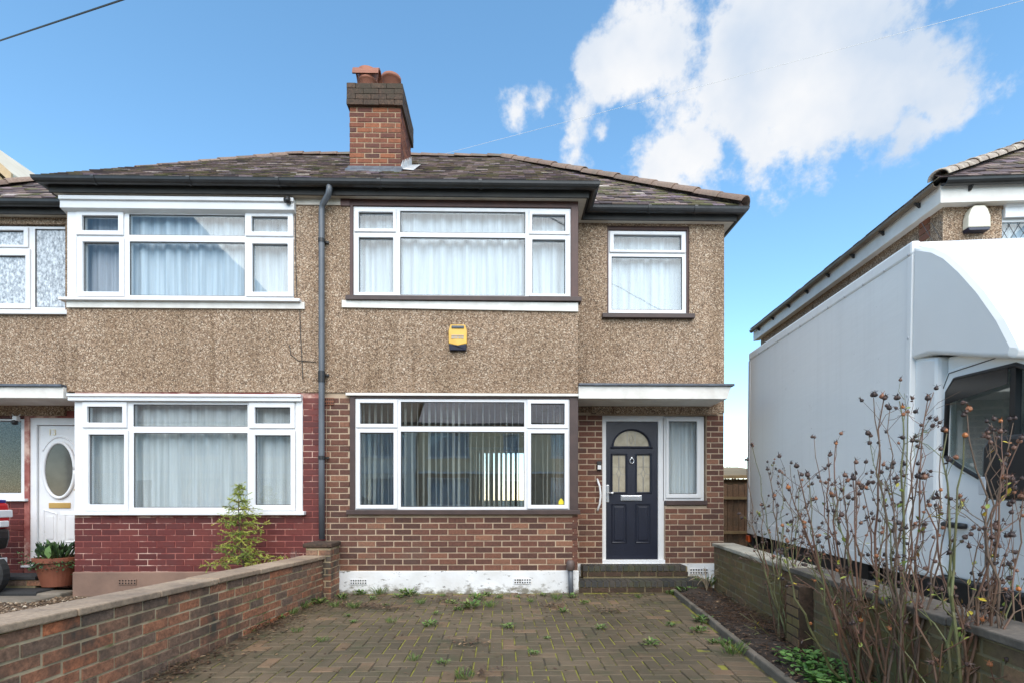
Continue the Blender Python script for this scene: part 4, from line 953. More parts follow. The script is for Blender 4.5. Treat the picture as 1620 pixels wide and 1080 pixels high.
# curtains
CZ = .12
curtain('net_curtain', 'pale blue net curtain in the wide upper window above the yellow alarm', w2[0]+.05, XBR-.06, w2[2], w2[3]-.03, YB+.135, M['net'], .036, .15)
curtain('net_curtain', 'pale blue net curtain in the small upper window above the door canopy', w3[0]+.02, w3[1]-.02, w3[2], w3[3], YD+.16, M['net'], .03, .13)
curtain('net_curtain', 'white net curtain in the upper window left of the downpipe', X(196,YB+.17), X(463,YB+.17), v2[2], v2[3], YB+.135, M['net'], .036, .16)
curtain('net_curtain', 'white net curtain in the lower window above the red brick', X(122,YB+.17), X(474,YB+.17), v1[2]+.01, v1[3], YB+.135, M['net2'], .036, .17)
curtain('net_curtain', 'thin net curtain at the left end of the upper window with white head board', X(122,YB+.2), X(195,YB+.2), v2[2], v2[3], YB+.16, cloth('net_grey',(.62,.60,.63),.15), .025, .1)
# vertical blind in the big lower window
x = X(566,YB+.15); xe = X(898,YB+.15); i = 0
vb = thing('vertical_blind', 'cream vertical blind with its slats turned open in the wide lower window', 'blind', (x, YB+.15, w1[2]))
build('head_rail', MB().box(x-.02, xe+.02, YB+.13, YB+.18, w1[3]-.055, w1[3]-.02), M['upvc'], vb)
sl = MB()
while x < xe:
    px_ = 810+820*(x/(YB+.15)); a = R(90+random.uniform(-14,6))
    if 690 < px_ < 748: a = R(90-random.uniform(8,26))
    wd_, th = .034, .0012; z0, z1 = w1[2]+.03, w1[3]-.05
    ca, sa = math.cos(a), math.sin(a); a2 = a+R(random.uniform(-10,10)); cb, sb = math.cos(a2), math.sin(a2); sh_ = random.uniform(-.02,.02)
    mb = MB().add([(x-wd_*cb+sh_,YB+.155-wd_*sb,z0),(x+wd_*cb+sh_,YB+.155+wd_*sb,z0),(x+wd_*ca,YB+.155+wd_*sa,z1),(x-wd_*ca,YB+.155-wd_*sa,z1),
                   (x-wd_*cb+th*2+sh_,YB+.155-wd_*sb,z0),(x+wd_*cb+th*2+sh_,YB+.155+wd_*sb,z0),(x+wd_*ca+th*2,YB+.155+wd_*sa,z1),(x-wd_*ca+th*2,YB+.155-wd_*sa,z1)],
                  [(0,1,2,3),(7,6,5,4),(0,4,5,1),(2,6,7,3),(1,5,6,2),(0,3,7,4)])
    build('slat', mb, M['blind'], vb); x += .076; i += 1
vb2 = thing('vertical_blind', 'bright vertical blind at the garden window across the living room', 'blind', (bk[0], YI-.08, bk[2]))
x = bk[0]
while x < bk[1]:
    a = R(random.choice([25,35,60,75])); wd_ = .05
    if not (bk[0]+.85 < x < bk[0]+1.15): build('slat', MB().box(-wd_,wd_,-.001,.001,bk[2],bk[3]-.02), cream_b if 0 else M['blind'], vb2)
    o = vb2.children[-1] if vb2.children else None
    x += .1
# place the slats of the far blind (rotated singly)
xs_ = bk[0]+.05
for o in [c for c in COL.objects if c.parent is vb2]:
    o.matrix_parent_inverse = Matrix.Identity(4); o.location = (xs_-bk[0], 0, -bk[2]); o.rotation_euler = (0,0,R(random.choice([10,20,45,60]))); xs_ += .1
build('head_rail', MB().box(bk[0], bk[1], YI-.12, YI-.06, bk[3]-.02, bk[3]+.03), M['upvc'], vb2)

# ------------------------------------------------------------------ garden walls
def wpt(p, d, s): return p+d*s
gl0 = pL0+lw_dir*((1.0-pL0.y)/lw_dir.y); LLn = (6.14-1.0)/lw_dir.y
lw = thing('garden_wall', 'low red-brown brick garden wall between driveway and left gravel garden', 'wall', (gl0.x-.1, 3.6, 0))
sl_ = lambda m: -.023*(m-1.3)
ln_ = Vector((lw_dir.y, -lw_dir.x, 0))
def wall_core(p, d, n, L, th, z0, zt, sfun, mat, parent):
    a, b = p-n*.004, p+d*L-n*.004
    mb = MB().add([a+Vector((0,0,z0)), b+Vector((0,0,z0)), b-n*th+Vector((0,0,z0)), a-n*th+Vector((0,0,z0)),
                   a+Vector((0,0,zt+sfun(0))), b+Vector((0,0,zt+sfun(L))), b-n*th+Vector((0,0,zt+sfun(L))), a-n*th+Vector((0,0,zt+sfun(0)))],
                  [(0,1,2,3),(4,5,6,7),(0,1,5,4),(1,2,6,5),(2,3,7,6),(3,0,4,7)])
    return build('core', mb, M[mat], parent)
core = wall_core(gl0, lw_dir, ln_, LLn, .205, -.2, .552, sl_, 'wallmortar', lw)
lay(core, gl0.x-.004*ln_.x, gl0.y-.004*ln_.y, lw_ang, .556-8*.0745, 8, spans(0, LLn), BM['wallbrick'], zfun=sl_, jit=.004)
def coping(parent, p, d, n, L, w, z, sfun, mats, over=.028, th=.042, sl=.62):
    s = 0; i = 0
    while s < L-.05:
        e = min(s+sl, L); q = []
        dz = random.uniform(-.004,.004)
        for ss in (s+.004, e-.004):
            for o in (over, over-w):
                for zz in (z, z+th): q.append(p+d*ss+n*o+Vector((0,0,zz+sfun(ss)+dz+(.006 if o > 0 and 0 else 0))))
        mb = MB().add(q, [(0,1,3,2),(4,6,7,5),(0,4,5,1),(2,3,7,6),(1,5,7,3),(0,2,6,4)])
        build('coping_slab', mb, mats(i), parent, bevel=.008); s = e; i += 1
coping(lw, gl0, lw_dir, ln_, LLn, .275, .557, sl_, lambda i: M['coping'])
# pier at the house end
px0_, px1_ = X(498,6.15), X(524,6.15)
pier = build('pier', MB().box(px0_-.10, px1_-.004, 6.144, 6.46, -.1, .60), M['wallmortar'], lw)
lay(pier, 0, 6.144, 0, -.01, 8, spans(px0_-.10, px1_), BM['wallbrick'], L=.16, Hc=.0738)
lay(pier, px1_-.004, 6.144, math.pi/2, -.01, 8, spans(0, .31), BM['wallbrick'], L=.2, Hc=.0738)
build('pier_cap', MB().box(px0_-.13, px1_+.02, 6.11, 6.47, .605, .655), M['oldcap'], lw, bevel=.012)
# right wall
rw = thing('garden_wall', 'mossy low brick wall with pale coping between flower bed and white truck', 'wall', (rA.x+.1, 4.0, 0))
r_n = Vector((rw_dir.y, -rw_dir.x, 0)); r_ang = math.atan2(rw_dir.y, rw_dir.x); RLn = (rB-rA).length
rb = Vector((rA.x, rA.y, 0)); flat = lambda m: 0
core2 = wall_core(rb, rw_dir, r_n, RLn, .21, -.2, .572, flat, 'mossmortar', rw)
lay(core2, rb.x-.004*r_n.x, rb.y-.004*r_n.y, r_ang, .573-8*.0745, 8, spans(0, RLn), BM['mossbrick'], jit=.004, proud=.004)
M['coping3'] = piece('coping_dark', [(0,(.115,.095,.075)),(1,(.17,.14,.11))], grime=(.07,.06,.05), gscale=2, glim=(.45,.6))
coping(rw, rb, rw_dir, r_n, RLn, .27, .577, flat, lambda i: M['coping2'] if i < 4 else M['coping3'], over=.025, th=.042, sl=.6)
ps = rb+rw_dir*2.55
pier2 = build('pier', MB().add([ps+rw_dir*a+r_n*b+Vector((0,0,z)) for z in (-.1,.52) for a, b in ((0,0),(0,.1),(.23,.1),(.23,0))], [(0,1,2,3),(7,6,5,4),(0,4,5,1),(1,5,6,2),(2,6,7,3)]), M['oldcap'], rw)
lay(pier2, (ps+r_n*.1).x, (ps+r_n*.1).y, r_ang, -.02, 7, spans(0,.23), BM['mossbrick'], proud=.004)

# ------------------------------------------------------------------ fence and shed in the gap
fn = thing('garden_fence', 'brown close-board timber fence in the gap beside the house', 'fence', (4.2, 9.4, 0))
fm = piece('fence_board', [(0,(.21,.125,.075)),(.5,(.28,.17,.105)),(1,(.34,.215,.14))], grime=(.12,.09,.06), gscale=3, bscale=30)
x = XC-.1; top = Zf(766,9.4,1160)
fmesh = MB().box(-.5,.5,-.5,.5,0,1).mesh('fence_board_mesh', fm)
while x < 5.6:
    o = inst('board', fmesh, fn, Matrix.Translation((x-4.2, random.uniform(-.004,.004), 0)) @ Matrix.Diagonal((.094,.02,top+random.uniform(-.03,.03),1)))
    x += .104
rm = plain('fence_rail', (.36,.25,.13), (.28,.19,.10), 6, .8, .3, 30)
for py in (786.5, 841): build('rail', MB().box(XC-.1, 5.5, 9.33, 9.388, Zf(py,9.36,1160)-.03, Zf(py,9.36,1160)+.02), rm, fn)
shd = thing('garden_shed', 'tan flat-roofed shed behind the timber fence', 'shed', (4.0, 12, 0))
zt_ = Zf(757,11.9,1160)
build('shed_wall', MB().box(XC-.3, 6.3, 11.9, 14, 0, zt_), plain('shed_board',(.26,.19,.12),(.20,.145,.09),4,.85,.3,20), shd)
build('shed_roof', MB().add([(XC-.4,11.7,zt_-.02),(6.5,11.7,zt_+.02),(6.5,14.2,zt_+.35),(XC-.4,14.2,zt_+.3),(XC-.4,11.7,zt_+.05),(6.5,11.7,zt_+.09),(6.5,14.2,zt_+.42),(XC-.4,14.2,zt_+.37)],[(3,2,1,0),(4,5,6,7),(0,1,5,4),(1,2,6,5),(2,3,7,6),(3,0,4,7)]), plain('shed_roof_felt',(.42,.30,.15),(.34,.24,.13),5,.8), shd)

# ------------------------------------------------------------------ truck
TY = R(6.27)
rear = dep(1182, 788, 7.68); rear.z = 0
tr = thing('box_truck', 'large white box truck parked nose towards the street beyond the mossy wall', 'truck', (rear.x, rear.y, .10), (R(1.6), 0, -TY))
tw, t_z0, t_z1, t_l = 2.12, .585, 3.195, 3.53
def tb(name, mb, mat, parent=None, **k): return build(name, mb, M[mat] if isinstance(mat, str) else mat, parent or tr, ws=False, **k)
box = tb('cargo_box', MB().box(0, tw, -t_l, 0, t_z0, t_z1), 'truck', bevel=.012)
tb('roof_rail', MB().box(-.010, .06, -t_l-.002, .004, t_z1-.10, t_z1+.012), 'truck', box, bevel=.02)
tb('base_rail', MB().box(-.008, .05, -t_l-.002, .004, t_z0-.012, t_z0+.085), 'truck', box, bevel=.004)
tb('base_strip', MB().box(-.005, .05, -t_l-.001, .003, t_z0+.085, t_z0+.17), 'truck', box, bevel=.003)
tb('corner_post', MB().box(-.010, .05, -.055, .006, t_z0+.172, t_z1-.102), 'alu', box, bevel=.004)
tb('corner_post', MB().box(-.009, .04, -t_l-.003, -t_l+.05, t_z0+.172, t_z1-.102), 'truck', box, bevel=.004)
rv = MB().lathe([(.012,0),(.010,.004),(.0,.006)], (0,0,0), 8).mesh('rivet_mesh', M['alu'])
for i in range(12):
    inst('rivet', rv, box, Matrix.Translation((-.0105, -.08-i*.31, t_z1-.085)) @ Matrix.Rotation(R(-90),4,'Y'))
for z in (1.1, 1.55, 2.0, 2.45): inst('rivet', rv, box, Matrix.Translation((-.0095, -t_l+.025, z)) @ Matrix.Rotation(R(-90),4,'Y'))
# wind fairing over the cab
yf = -t_l-.005
prof = [(yf,3.165),(yf-.09,3.15),(yf-.22,3.08),(yf-.36,2.97),(yf-.52,2.80),(yf-.70,2.58),(yf-.88,2.32),(yf-1.0,2.10),(yf-.98,2.04),(yf-.75,2.10),(yf-.45,2.19),(yf-.2,2.26),(yf,2.28)]
fa_ = MB(); n_ = len(prof); secs = []
cy_ = sum(p[0] for p in prof)/n_; cz_ = sum(p[1] for p in prof)/n_
for (x_, k_) in ((0.0,.90),(.02,.945),(.07,.978),(.16,.996),(.30,1.0),(tw-.30,1.0),(tw-.16,.996),(tw-.07,.978),(tw-.02,.945),(tw,.90)):
    secs.append([(x_, (yf+(p[0]-yf)*k_), (cz_-.05+(p[1]-cz_+.05)*(k_ if p[0] < yf-.01 else 1.0))) for p in prof])
for i, s_ in enumerate(secs): fa_.v += s_
for i in range(len(secs)-1):
    for j_ in range(n_): fa_.f.append((i*n_+j_, i*n_+(j_+1)%n_, (i+1)*n_+(j_+1)%n_, (i+1)*n_+j_))
fa_.f += [tuple(range(n_)), tuple(range(len(secs)*n_-1, (len(secs)-1)*n_-1, -1))]
fo = tb('cab_fairing', fa_, 'truckgl', bevel=.03); fo.modifiers['bevel'].segments = 3
# cab: side panel with window openings, built in the (y,z) plane
cxl = .075; yb = yf+.04
def side(poly, x0, x1, name, mat, parent=None, **k): return tb(name, MB().prism_x(poly, x0, x1), mat, parent, **k)
filler = side([(yf+.02,.58),(yf+.02,2.30),(yb-.28,2.24),(yb-.30,.58)], .03, tw-.03, 'cab_rear_panel', 'truckgl', bevel=.03)
win = [(yb-.32,1.50),(yb-.33,1.97),(yb-.40,2.05),(yb-.90,2.04),(yb-1.02,1.98),(yb-1.5,1.42),(yb-1.46,1.20),(yb-.80,1.26),(yb-.46,1.42)]
# door skin with the window cut out: strips between outer outline and window outline
outer = [(yb-.24,.62),(yb-.24,1.98),(yb-.32,2.13),(yb-.95,2.15),(yb-1.16,2.04),(yb-1.70,1.34),(yb-2.0,1.10),(yb-2.0,.62)]
bmx = bmesh.new()
def ring(pts, x): return [bmx.verts.new((x, p[0], p[1])) for p in pts]
vo, vi = ring(outer, cxl), ring(win, cxl)
eo = [bmx.edges.new((vo[i], vo[(i+1)%len(vo)])) for i in range(len(vo))]; ei = [bmx.edges.new((vi[i], vi[(i+1)%len(vi)])) for i in range(len(vi))]
bmesh.ops.triangle_fill(bmx, use_beauty=True, use_dissolve=False, edges=eo+ei)
ex = bmesh.ops.extrude_face_region(bmx, geom=bmx.faces[:]); 
for v in [g for g in ex['geom'] if isinstance(g, bmesh.types.BMVert)]: v.co.x += .06
bmesh.ops.recalc_face_normals(bmx, faces=bmx.faces[:])
dm = bpy.data.meshes.new('cab_door'); bmx.to_mesh(dm); bmx.free(); dm.materials.append(M['truckgl'])
cd_ = link(bpy.data.objects.new('cab_door', dm), tr, False)
bv = cd_.modifiers.new('bevel','BEVEL'); bv.width = .012; bv.segments = 2; bv.limit_method = 'ANGLE'; bv.angle_limit = R(50)
def scaled(p, k):
    c0_ = sum(a for a, b in p)/len(p); c1_ = sum(b for a, b in p)/len(p); return [(c0_+(a-c0_)*k, c1_+(b-c1_)*k) for a, b in p]
tb('window_seal', MB().tube([(cxl-.004,a,b) for a, b in win+[win[0]]], .016, 6), 'black', cd_, smooth=True)
tb('side_glass', MB().prism_x(win, cxl+.022, cxl+.028), 'cabglass', cd_)
tb('window_bar', MB().box(cxl-.008, cxl+.03, yb-.905, yb-.865, 1.25, 2.035), 'black', cd_)
tb('wind_deflector', MB().prism_x([(yb-.33,1.88),(yb-.34,1.97),(yb-.41,2.04),(yb-.86,2.03),(yb-.86,1.93)], cxl-.02, cxl-.016), plain('smoked_plastic',(.02,.022,.024),None,4,.15), cd_)
sl2 = MB().tube([(cxl-.001, a, b) for a, b in [(yb-.262,.70),(yb-.262,1.97),(yb-.335,2.105),(yb-.95,2.125)]], .004, 5); tb('door_seam', sl2, 'black', cd_)
hy, hz = -t_l-.40, 1.0
tb('door_handle', MB().tube([(cxl-.012,hy+.11,hz),(cxl-.03,hy+.08,hz),(cxl-.032,hy-.08,hz),(cxl-.012,hy-.11,hz)], [.018,.022,.022,.018], 8), 'black', cd_, smooth=True)
tb('cab_roof', MB().prism_x([(yb-.28,2.10),(yb-.28,2.24),(yb-.9,2.16),(yb-1.2,2.0),(yb-1.16,1.94),(yb-.9,2.08)], .09, tw-.09), 'truckgl', bevel=.03)
tb('bonnet', MB().prism_x([(yb-2.0,.5),(yb-2.0,1.12),(yb-1.7,1.3),(yb-2.3,1.05),(yb-2.45,.9),(yb-2.5,.45)], .08, tw-.08), 'truckgl', bevel=.05)
tb('windscreen', MB().add([(.14,yb-1.15,1.98),(tw-.14,yb-1.15,1.98),(tw-.10,yb-1.72,1.31),(.10,yb-1.72,1.31)],[(0,1,2,3)]), 'cabglass')
tb('cab_floor', MB().box(.14, tw-.14, yb-2.0, yb-.32, .5, .62), 'cabin')
tb('far_door', MB().plate(0,1,0,1,[],0,1) if 0 else MB().prism_x([(yb-.30,.62),(yb-.30,1.15),(yb-2.0,1.05),(yb-2.0,.62)], tw-.14, tw-.08), 'truckgl')
tb('far_pillar', MB().prism_x([(yb-.28,1.1),(yb-.28,2.1),(yb-.36,2.1),(yb-.36,1.1)], tw-.14, tw-.08), 'truckgl')
for x_ in (.45, 1.35):
    st_ = tb('seat', MB().box(x_, x_+.5, yb-.95, yb-.45, .62, .95), 'cabin', bevel=.05)
    tb('seat_back', MB().prism_x([(yb-.58,.95),(yb-.42,1.6),(yb-.34,1.6),(yb-.45,.95)], x_, x_+.5), 'cabin', st_, bevel=.03)
    tb('headrest', MB().box(x_+.13, x_+.37, yb-.44, yb-.36, 1.63, 1.82), 'cabin', st_, bevel=.03)
tb('sill_trim', MB().prism_x([(yb+.05,.36),(yb+.05,.60),(yb-.3,.615),(yb-2.0,.64),(yb-2.0,.34)], cxl-.035, cxl+.05), 'black', bevel=.02)
tb('side_step', MB().prism_x([(yb-.03,.27),(yb-.03,.355),(yb-1.5,.355),(yb-1.55,.27)], cxl-.06, cxl+.16), 'truckgl', bevel=.012)
# mirror
mr = tb('wing_mirror', MB().prism_x([(yb-1.060,1.20),(yb-1.000,1.24),(yb-1.000,1.52),(yb-1.050,1.58),(yb-1.300,1.58),(yb-1.340,1.52),(yb-1.340,1.24),(yb-1.300,1.20)], -.20, -.05), 'black', bevel=.03)
tb('mirror_trim', MB().box(-.205,-.19,yb-1.050,yb-0.995,1.23,1.34), 'alu', mr, bevel=.006)
tb('mirror_arm', MB().tube([(-.06,yb-1.400,1.27),(.0,yb-1.280,1.24),(cxl+.02,yb-1.320,1.22)], .028, 8), 'black', mr, smooth=True)
# running gear
tb('chassis', MB().box(.25, tw-.25, -t_l-2.2, -.05, .38, .575), 'black')
tb('side_guard', MB().box(.03,.07,-2.95,-1.55,.33,.56), 'black')
tb('rear_bumper', MB().box(.02,tw-.02,-.12,.06,.35,.56), 'black')
tl_ = tb('tail_lamp', MB().box(-.004,.10,-.05,.065,.44,.54), plain('lamp_orange',(.65,.10,.02),None,4,.3), bevel=.01)
for (y_, x_) in ((-.95,.06),(-.95,tw-.28),(-t_l-1.75,.12),(-t_l-1.75,tw-.32)):
    w_ = tb('wheel', MB().tube([(x_,y_,.27),(x_+.02,y_,.27),(x_+.2,y_,.27),(x_+.22,y_,.27)], [.30,.335,.335,.30], 24), 'tyre', smooth=False)
    tb('rim', MB().tube([(x_-.004,y_,.27),(x_+.03,y_,.27)], [.19,.20], 18), 'alu', w_)

# ------------------------------------------------------------------ house on the right
c_ = dep(1488, 321, 6.505); nrot = -R(4.3)
nh = thing('neighbour_house', 'pebbledash house with white fascia and lichened hip tiles behind the white truck', 'house', (c_.x, c_.y, 0), (0,0,nrot))
NM = Matrix.LocRotScale(nh.location, nh.rotation_euler, None); NI = NM.inverted()
def nloc(px, py, axis, val):
    o = NI @ Vector((0,0,CAMH)); d = (NI.to_3x3() @ (dep(px,py,1.0)-Vector((0,0,CAMH))))
    t = (val-o[axis])/d[axis]; return o+d*t
def nb(name, mb, mat, parent=None, **k): return build(name, mb, M[mat] if isinstance(mat, str) else mat, parent or nh, ws=False, **k)
NX, NY = 6.0, 5.75
wq0, wq1 = nloc(1585,344,1,.14), nloc(1720,420,1,.14)
nb('wall', MB().plate(.13, NX-.13, 0, 4.9, [(wq0.x, wq1.x, wq1.z-.3, wq0.z+.1)], .14, .4), 'peb2')
nb('wall', MB().box(.13, .38, .4, NY-.1, 0, 4.9), 'peb2')
nb('wall', MB().box(.38, NX-.13, NY-.35, NY-.1, 0, 4.9), 'peb2'); nb('wall', MB().box(NX-.38, NX-.13, .4, NY-.35, 0, 4.9), 'peb2')
pth = [(0,NY),(0,0),(NX,0),(NX,NY)]
nb('fascia', MB().sweep([(-.02,4.885),(.0,4.885),(.0,5.10),(-.02,5.10)], pth), 'soffitw')
nb('soffit', MB().sweep([(-.145,4.90),(-.02,4.889),(-.02,4.905),(-.145,4.93)], pth), 'soffitw')
gp = [(.125,5.135)]+[(.06+.06*math.cos(math.pi*i/8), 5.125-.062*math.sin(math.pi*i/8)) for i in range(9)]+[(.0,5.135)]+[(.06+.052*math.cos(math.pi*(8-i)/8), 5.125-.052*math.sin(math.pi*(8-i)/8)) for i in range(9)]
M['gutter_lit'] = plain('lit_edge_gutter',(.17,.125,.085),(.10,.075,.05),4,.5)  # side run of the black gutter, its lit edge painted in as brown
ng = nb('gutter', MB().sweep(gp, pth[1:]), 'gutter')
nb('gutter', MB().sweep([(o*.78, 5.135+(z-5.135)*.8) for o, z in gp], pth[:2]), 'gutter_lit')
brm = MB().prism([(-.08,.0),(-.015,-.06),(.0,-.06),(.0,0)], -.012, .012).mesh('bracket_mesh', M['gutter'])
for i in range(8): inst('gutter_bracket', brm, ng, Matrix.Translation((-.002, .35+i*.72, 5.075)))
inst('gutter_bracket', brm, ng, Matrix.Translation((.34, -.002, 5.075)) @ Matrix.Rotation(R(90),4,'Z'))
ez = 5.15; rz2 = ez+1.62
hipA, hipR, hipB = (-.05,-.05,ez), (3.0,1.65,rz2), (3.0,4.1,rz2)
nr = nb('roof', MB().add([(-.06,-.06,ez),(NX+.06,-.06,ez),hipR,hipB,(-.06,NY,ez),(NX+.06,NY,ez)],[(0,1,2),(4,0,2,3),(5,4,3),(1,5,3,2)]), 'felt')
tile_face(nr, (-.06,-.06,ez),(NX+.06,-.06,ez),hipR,hipR, 150)
tile_face(nr, (-.06,NY,ez),(-.06,-.06,ez),hipB,hipR, 0)
cap_tiles(nr, (-.07,-.06,ez+.02), (3.0,1.65,rz2+.03), M['ridge2'], r=.12, L=.27, name='hip_tile')
cap_tiles(nr, (3.0,1.65,rz2+.03), (3.0,4.1,rz2+.03), M['ridge2'], r=.12, L=.3)
q0, q1 = nloc(1528,328,1,.08), nloc(1563.5,366,1,.08)
bellbox(nh, (q0.x, q1.x, q1.z, q0.z), .138, 'cream')
q0, q1 = nloc(1454,353,0,.12), nloc(1470,376,0,.12)
ab = MB()
for i in range(3): ab.box(.118,.131,q1.y,q0.y,q1.z+(q0.z-q1.z)*(i/3)+.01,q1.z+(q0.z-q1.z)*((i+1)/3)-.01)
nb('air_brick', ab, 'terra')
nw = nb('window', MB().plate(wq0.x, wq1.x, wq1.z-.3, wq0.z+.1, [(wq0.x+.01, wq1.x, wq1.z-.2, wq0.z-.06)], .15, .22), 'upvc2')
nb('head_board', MB().prism_x([(.10,wq0.z-.02),(.13,wq0.z-.02),(.13,wq0.z+.19),(.08,wq0.z+.19),(.08,wq0.z+.12),(.10,wq0.z+.1)], wq0.x+.01, wq1.x), 'upvc', nw)
nb('pane', MB().box(wq0.x, wq1.x, .175, .182, wq1.z-.25, wq0.z-.02), 'glass', nw)
ld = MB(); s_ = .115
for i in range(-4, 14):
    for sg_ in (-1, 1):
        a = wq0.x+i*s_
        ld.tube([(a,.172,wq0.z-.9),(a+sg_*.5,.172,wq0.z-.02)], .004, 4)
ldo = nb('lead_lattice', ld, plain('lattice_lead',(.07,.07,.075),None,4,.5), nw)
nb('curtain', MB().box(wq0.x, wq1.x, .26, .27, wq1.z-.3, wq0.z), 'net', nw)

# ------------------------------------------------------------------ houses seen beyond and across the street
def simple_house(name, label, loc, rot, W, D, wallm, gable=False, lowm=None):
    h = thing(name, label, 'house', loc, (0,0,rot), group='houses across the street' if loc[1] < 0 else None)
    ops = [(.5,2.6,.85,2.25),(.5,2.6,3.3,4.6),(W-2.6,W-.5,.85,2.25),(W-2.6,W-.5,3.3,4.6),(W/2-.55,W/2+.35,0,2.1),(W/2-.45,W/2+.35,3.4,4.5)]
    B = lambda n, mb, m, p=None: build(n, mb, m, p or h, ws=False)
    B('wall', MB().plate(0,W,2.5,5.0,ops,0,.25), wallm); B('wall', MB().plate(0,W,0,2.5,ops,.02,.25), lowm or wallm)
    B('wall', MB().box(0,.25,.25,D,0,5), wallm); B('wall', MB().box(W-.25,W,.25,D,0,5), wallm); B('wall', MB().box(.25,W-.25,D-.25,D,0,5), wallm)
    B('string_course', MB().box(-.02,W+.02,-.06,.02,2.45,2.55), M['upvc'])
    for (a,b,c,d) in ops:
        if c == 0:
            dd = B('door', MB().box(a,b,.06,.1,c,d), M['navy']); B('frame', MB().plate(a-.05,b+.05,c,d+.05,[(a,b,c,d)],.0,.12), M['upvc'], dd); continue
        w = B('window', MB().plate(a,b,c,d,[(a+.06,(a+b)/2-.35,c+.06,d-.06),((a+b)/2-.28,(a+b)/2+.28,c+.06,d-.06),((a+b)/2+.35,b-.06,c+.06,d-.06)] if b-a > 1.2 else [(a+.06,b-.06,c+.06,d-.06)],.05,.12), M['upvc'])
        B('pane', MB().box(a+.02,b-.02,.08,.086,c+.02,d-.02), M['glass'], w); B('curtain', MB().box(a,b,.2,.21,c,d), M['net'], w)
        B('sill', MB().box(a-.08,b+.08,-.08,.06,c-.06,c), M['upvc'], w)
    rz = 5.0+D*.36
    if gable:
        rf = B('roof', MB().prism([(-.3,4.9),(W+.3,4.9),(W/2,5.0+W*.42)], -.25, D+.2), M['tile'])
        B('gable', MB().prism([(.0,5.0),(W,5.0),(W/2,5.0+W*.42-.25)], -.27, -.252), wallm, rf)
        for s in (0,1):
            a = (-.32,4.84) if s == 0 else (W+.32,4.84); e = (W/2,5.0+W*.42)
            B('bargeboard', MB().prism([a,(a[0],a[1]+.2),(e[0],e[1]+.1),(e[0],e[1]-.1)], -.30, -.272), M['soffitw'], rf)
    else:
        rf = B('roof', MB().add([(-.0,-.3,4.95),(W+.0,-.3,4.95),(W+.0,D+.3,4.95),(-.0,D+.3,4.95),(W*.01,D/2,rz),(W*.99,D/2,rz)],[(0,1,5,4),(1,2,5),(2,3,4,5),(3,0,4),(3,2,1,0)]), M['tile'])
        B('chimney', MB().box(W/2-.35,W/2+.35,D*.4,D*.6,rz-1,rz+1.1), M['chbrick'], rf)
    B('gutter', MB().box(-.36,W+.36,-.42,-.3,4.88,4.98), M['gutter'] if not gable else M['soffitw'], rf)
    return h
crm = plain('cream_render', (.84,.68,.46), (.78,.62,.42), 2, .85, .2, 60); whr = plain('white_render', (.86,.82,.74), (.80,.76,.68), 2, .85, .2, 60); tnr = M['peb']
simple_house('street_house', 'white rendered house across the street mirrored in the lower left window', (-4.4,-13.3,0), math.pi, 9.0, 7, whr)
simple_house('street_house', 'cream house across the street mirrored in the wide lower window', (5.1,-13.5,0), math.pi, 9.4, 7, crm, lowm=M['mortar'])
simple_house('street_house', 'cream fronted house across the street mirrored at far left', (-13.5,-13.1,0), math.pi, 9.0, 7, whr)
simple_house('street_house', 'pale house across the street mirrored at far right', (14.6,-13.6,0), math.pi, 9.4, 7, whr)
# white loft gable over the left roofline
lh = thing('loft_house', 'house with a white boarded loft gable peeping over the left roofline', 'house', (-14.5, 11.0, 0))
e0, e1 = dep(46,301,11.3), dep(-60,196,11.3)
gx = e1.x
build('wall', MB().box(2*gx-e0.x+.4, e0.x-.4, 11.4, 17, 0, e0.z-.2), M['peb2'], lh)
build('gable', MB().prism([(2*gx-e0.x+.25,e0.z-.3),(e0.x-.25,e0.z-.3),(e0.x-.3,e0.z-.05),(gx,e1.z-.25),(2*gx-e0.x+.3,e0.z-.05)], 11.32, 11.4), whr, lh)
rfl = build('roof', MB().prism([(2*gx-e0.x,e0.z),(gx,e1.z-.12),(e0.x,e0.z),(e0.x,e0.z+.12),(gx,e1.z),(2*gx-e0.x,e0.z+.12)], 11.1, 17), plain('loft_boarding',(.66,.58,.46),(.58,.50,.38),4,.7), lh)
tan = plain('tan_timber', (.50,.36,.21), (.42,.30,.17), 5, .7)
build('bargeboard', MB().prism([(gx,e1.z-.02),(gx,e1.z-.22),(e0.x+.02,e0.z-.10),(e0.x+.02,e0.z+.10)], 11.06, 11.098), tan, rfl)
for k_ in (.30,.42): build('batten', MB().prism([(gx+.55+k_*2.0,e0.z-.3),(gx+.63+k_*2.0,e0.z-.3),(gx+k_*1.0+.1,e1.z-.35-k_*.9),(gx+k_*1.0,e1.z-.35-k_*.9)], 11.29, 11.318), tan, lh)

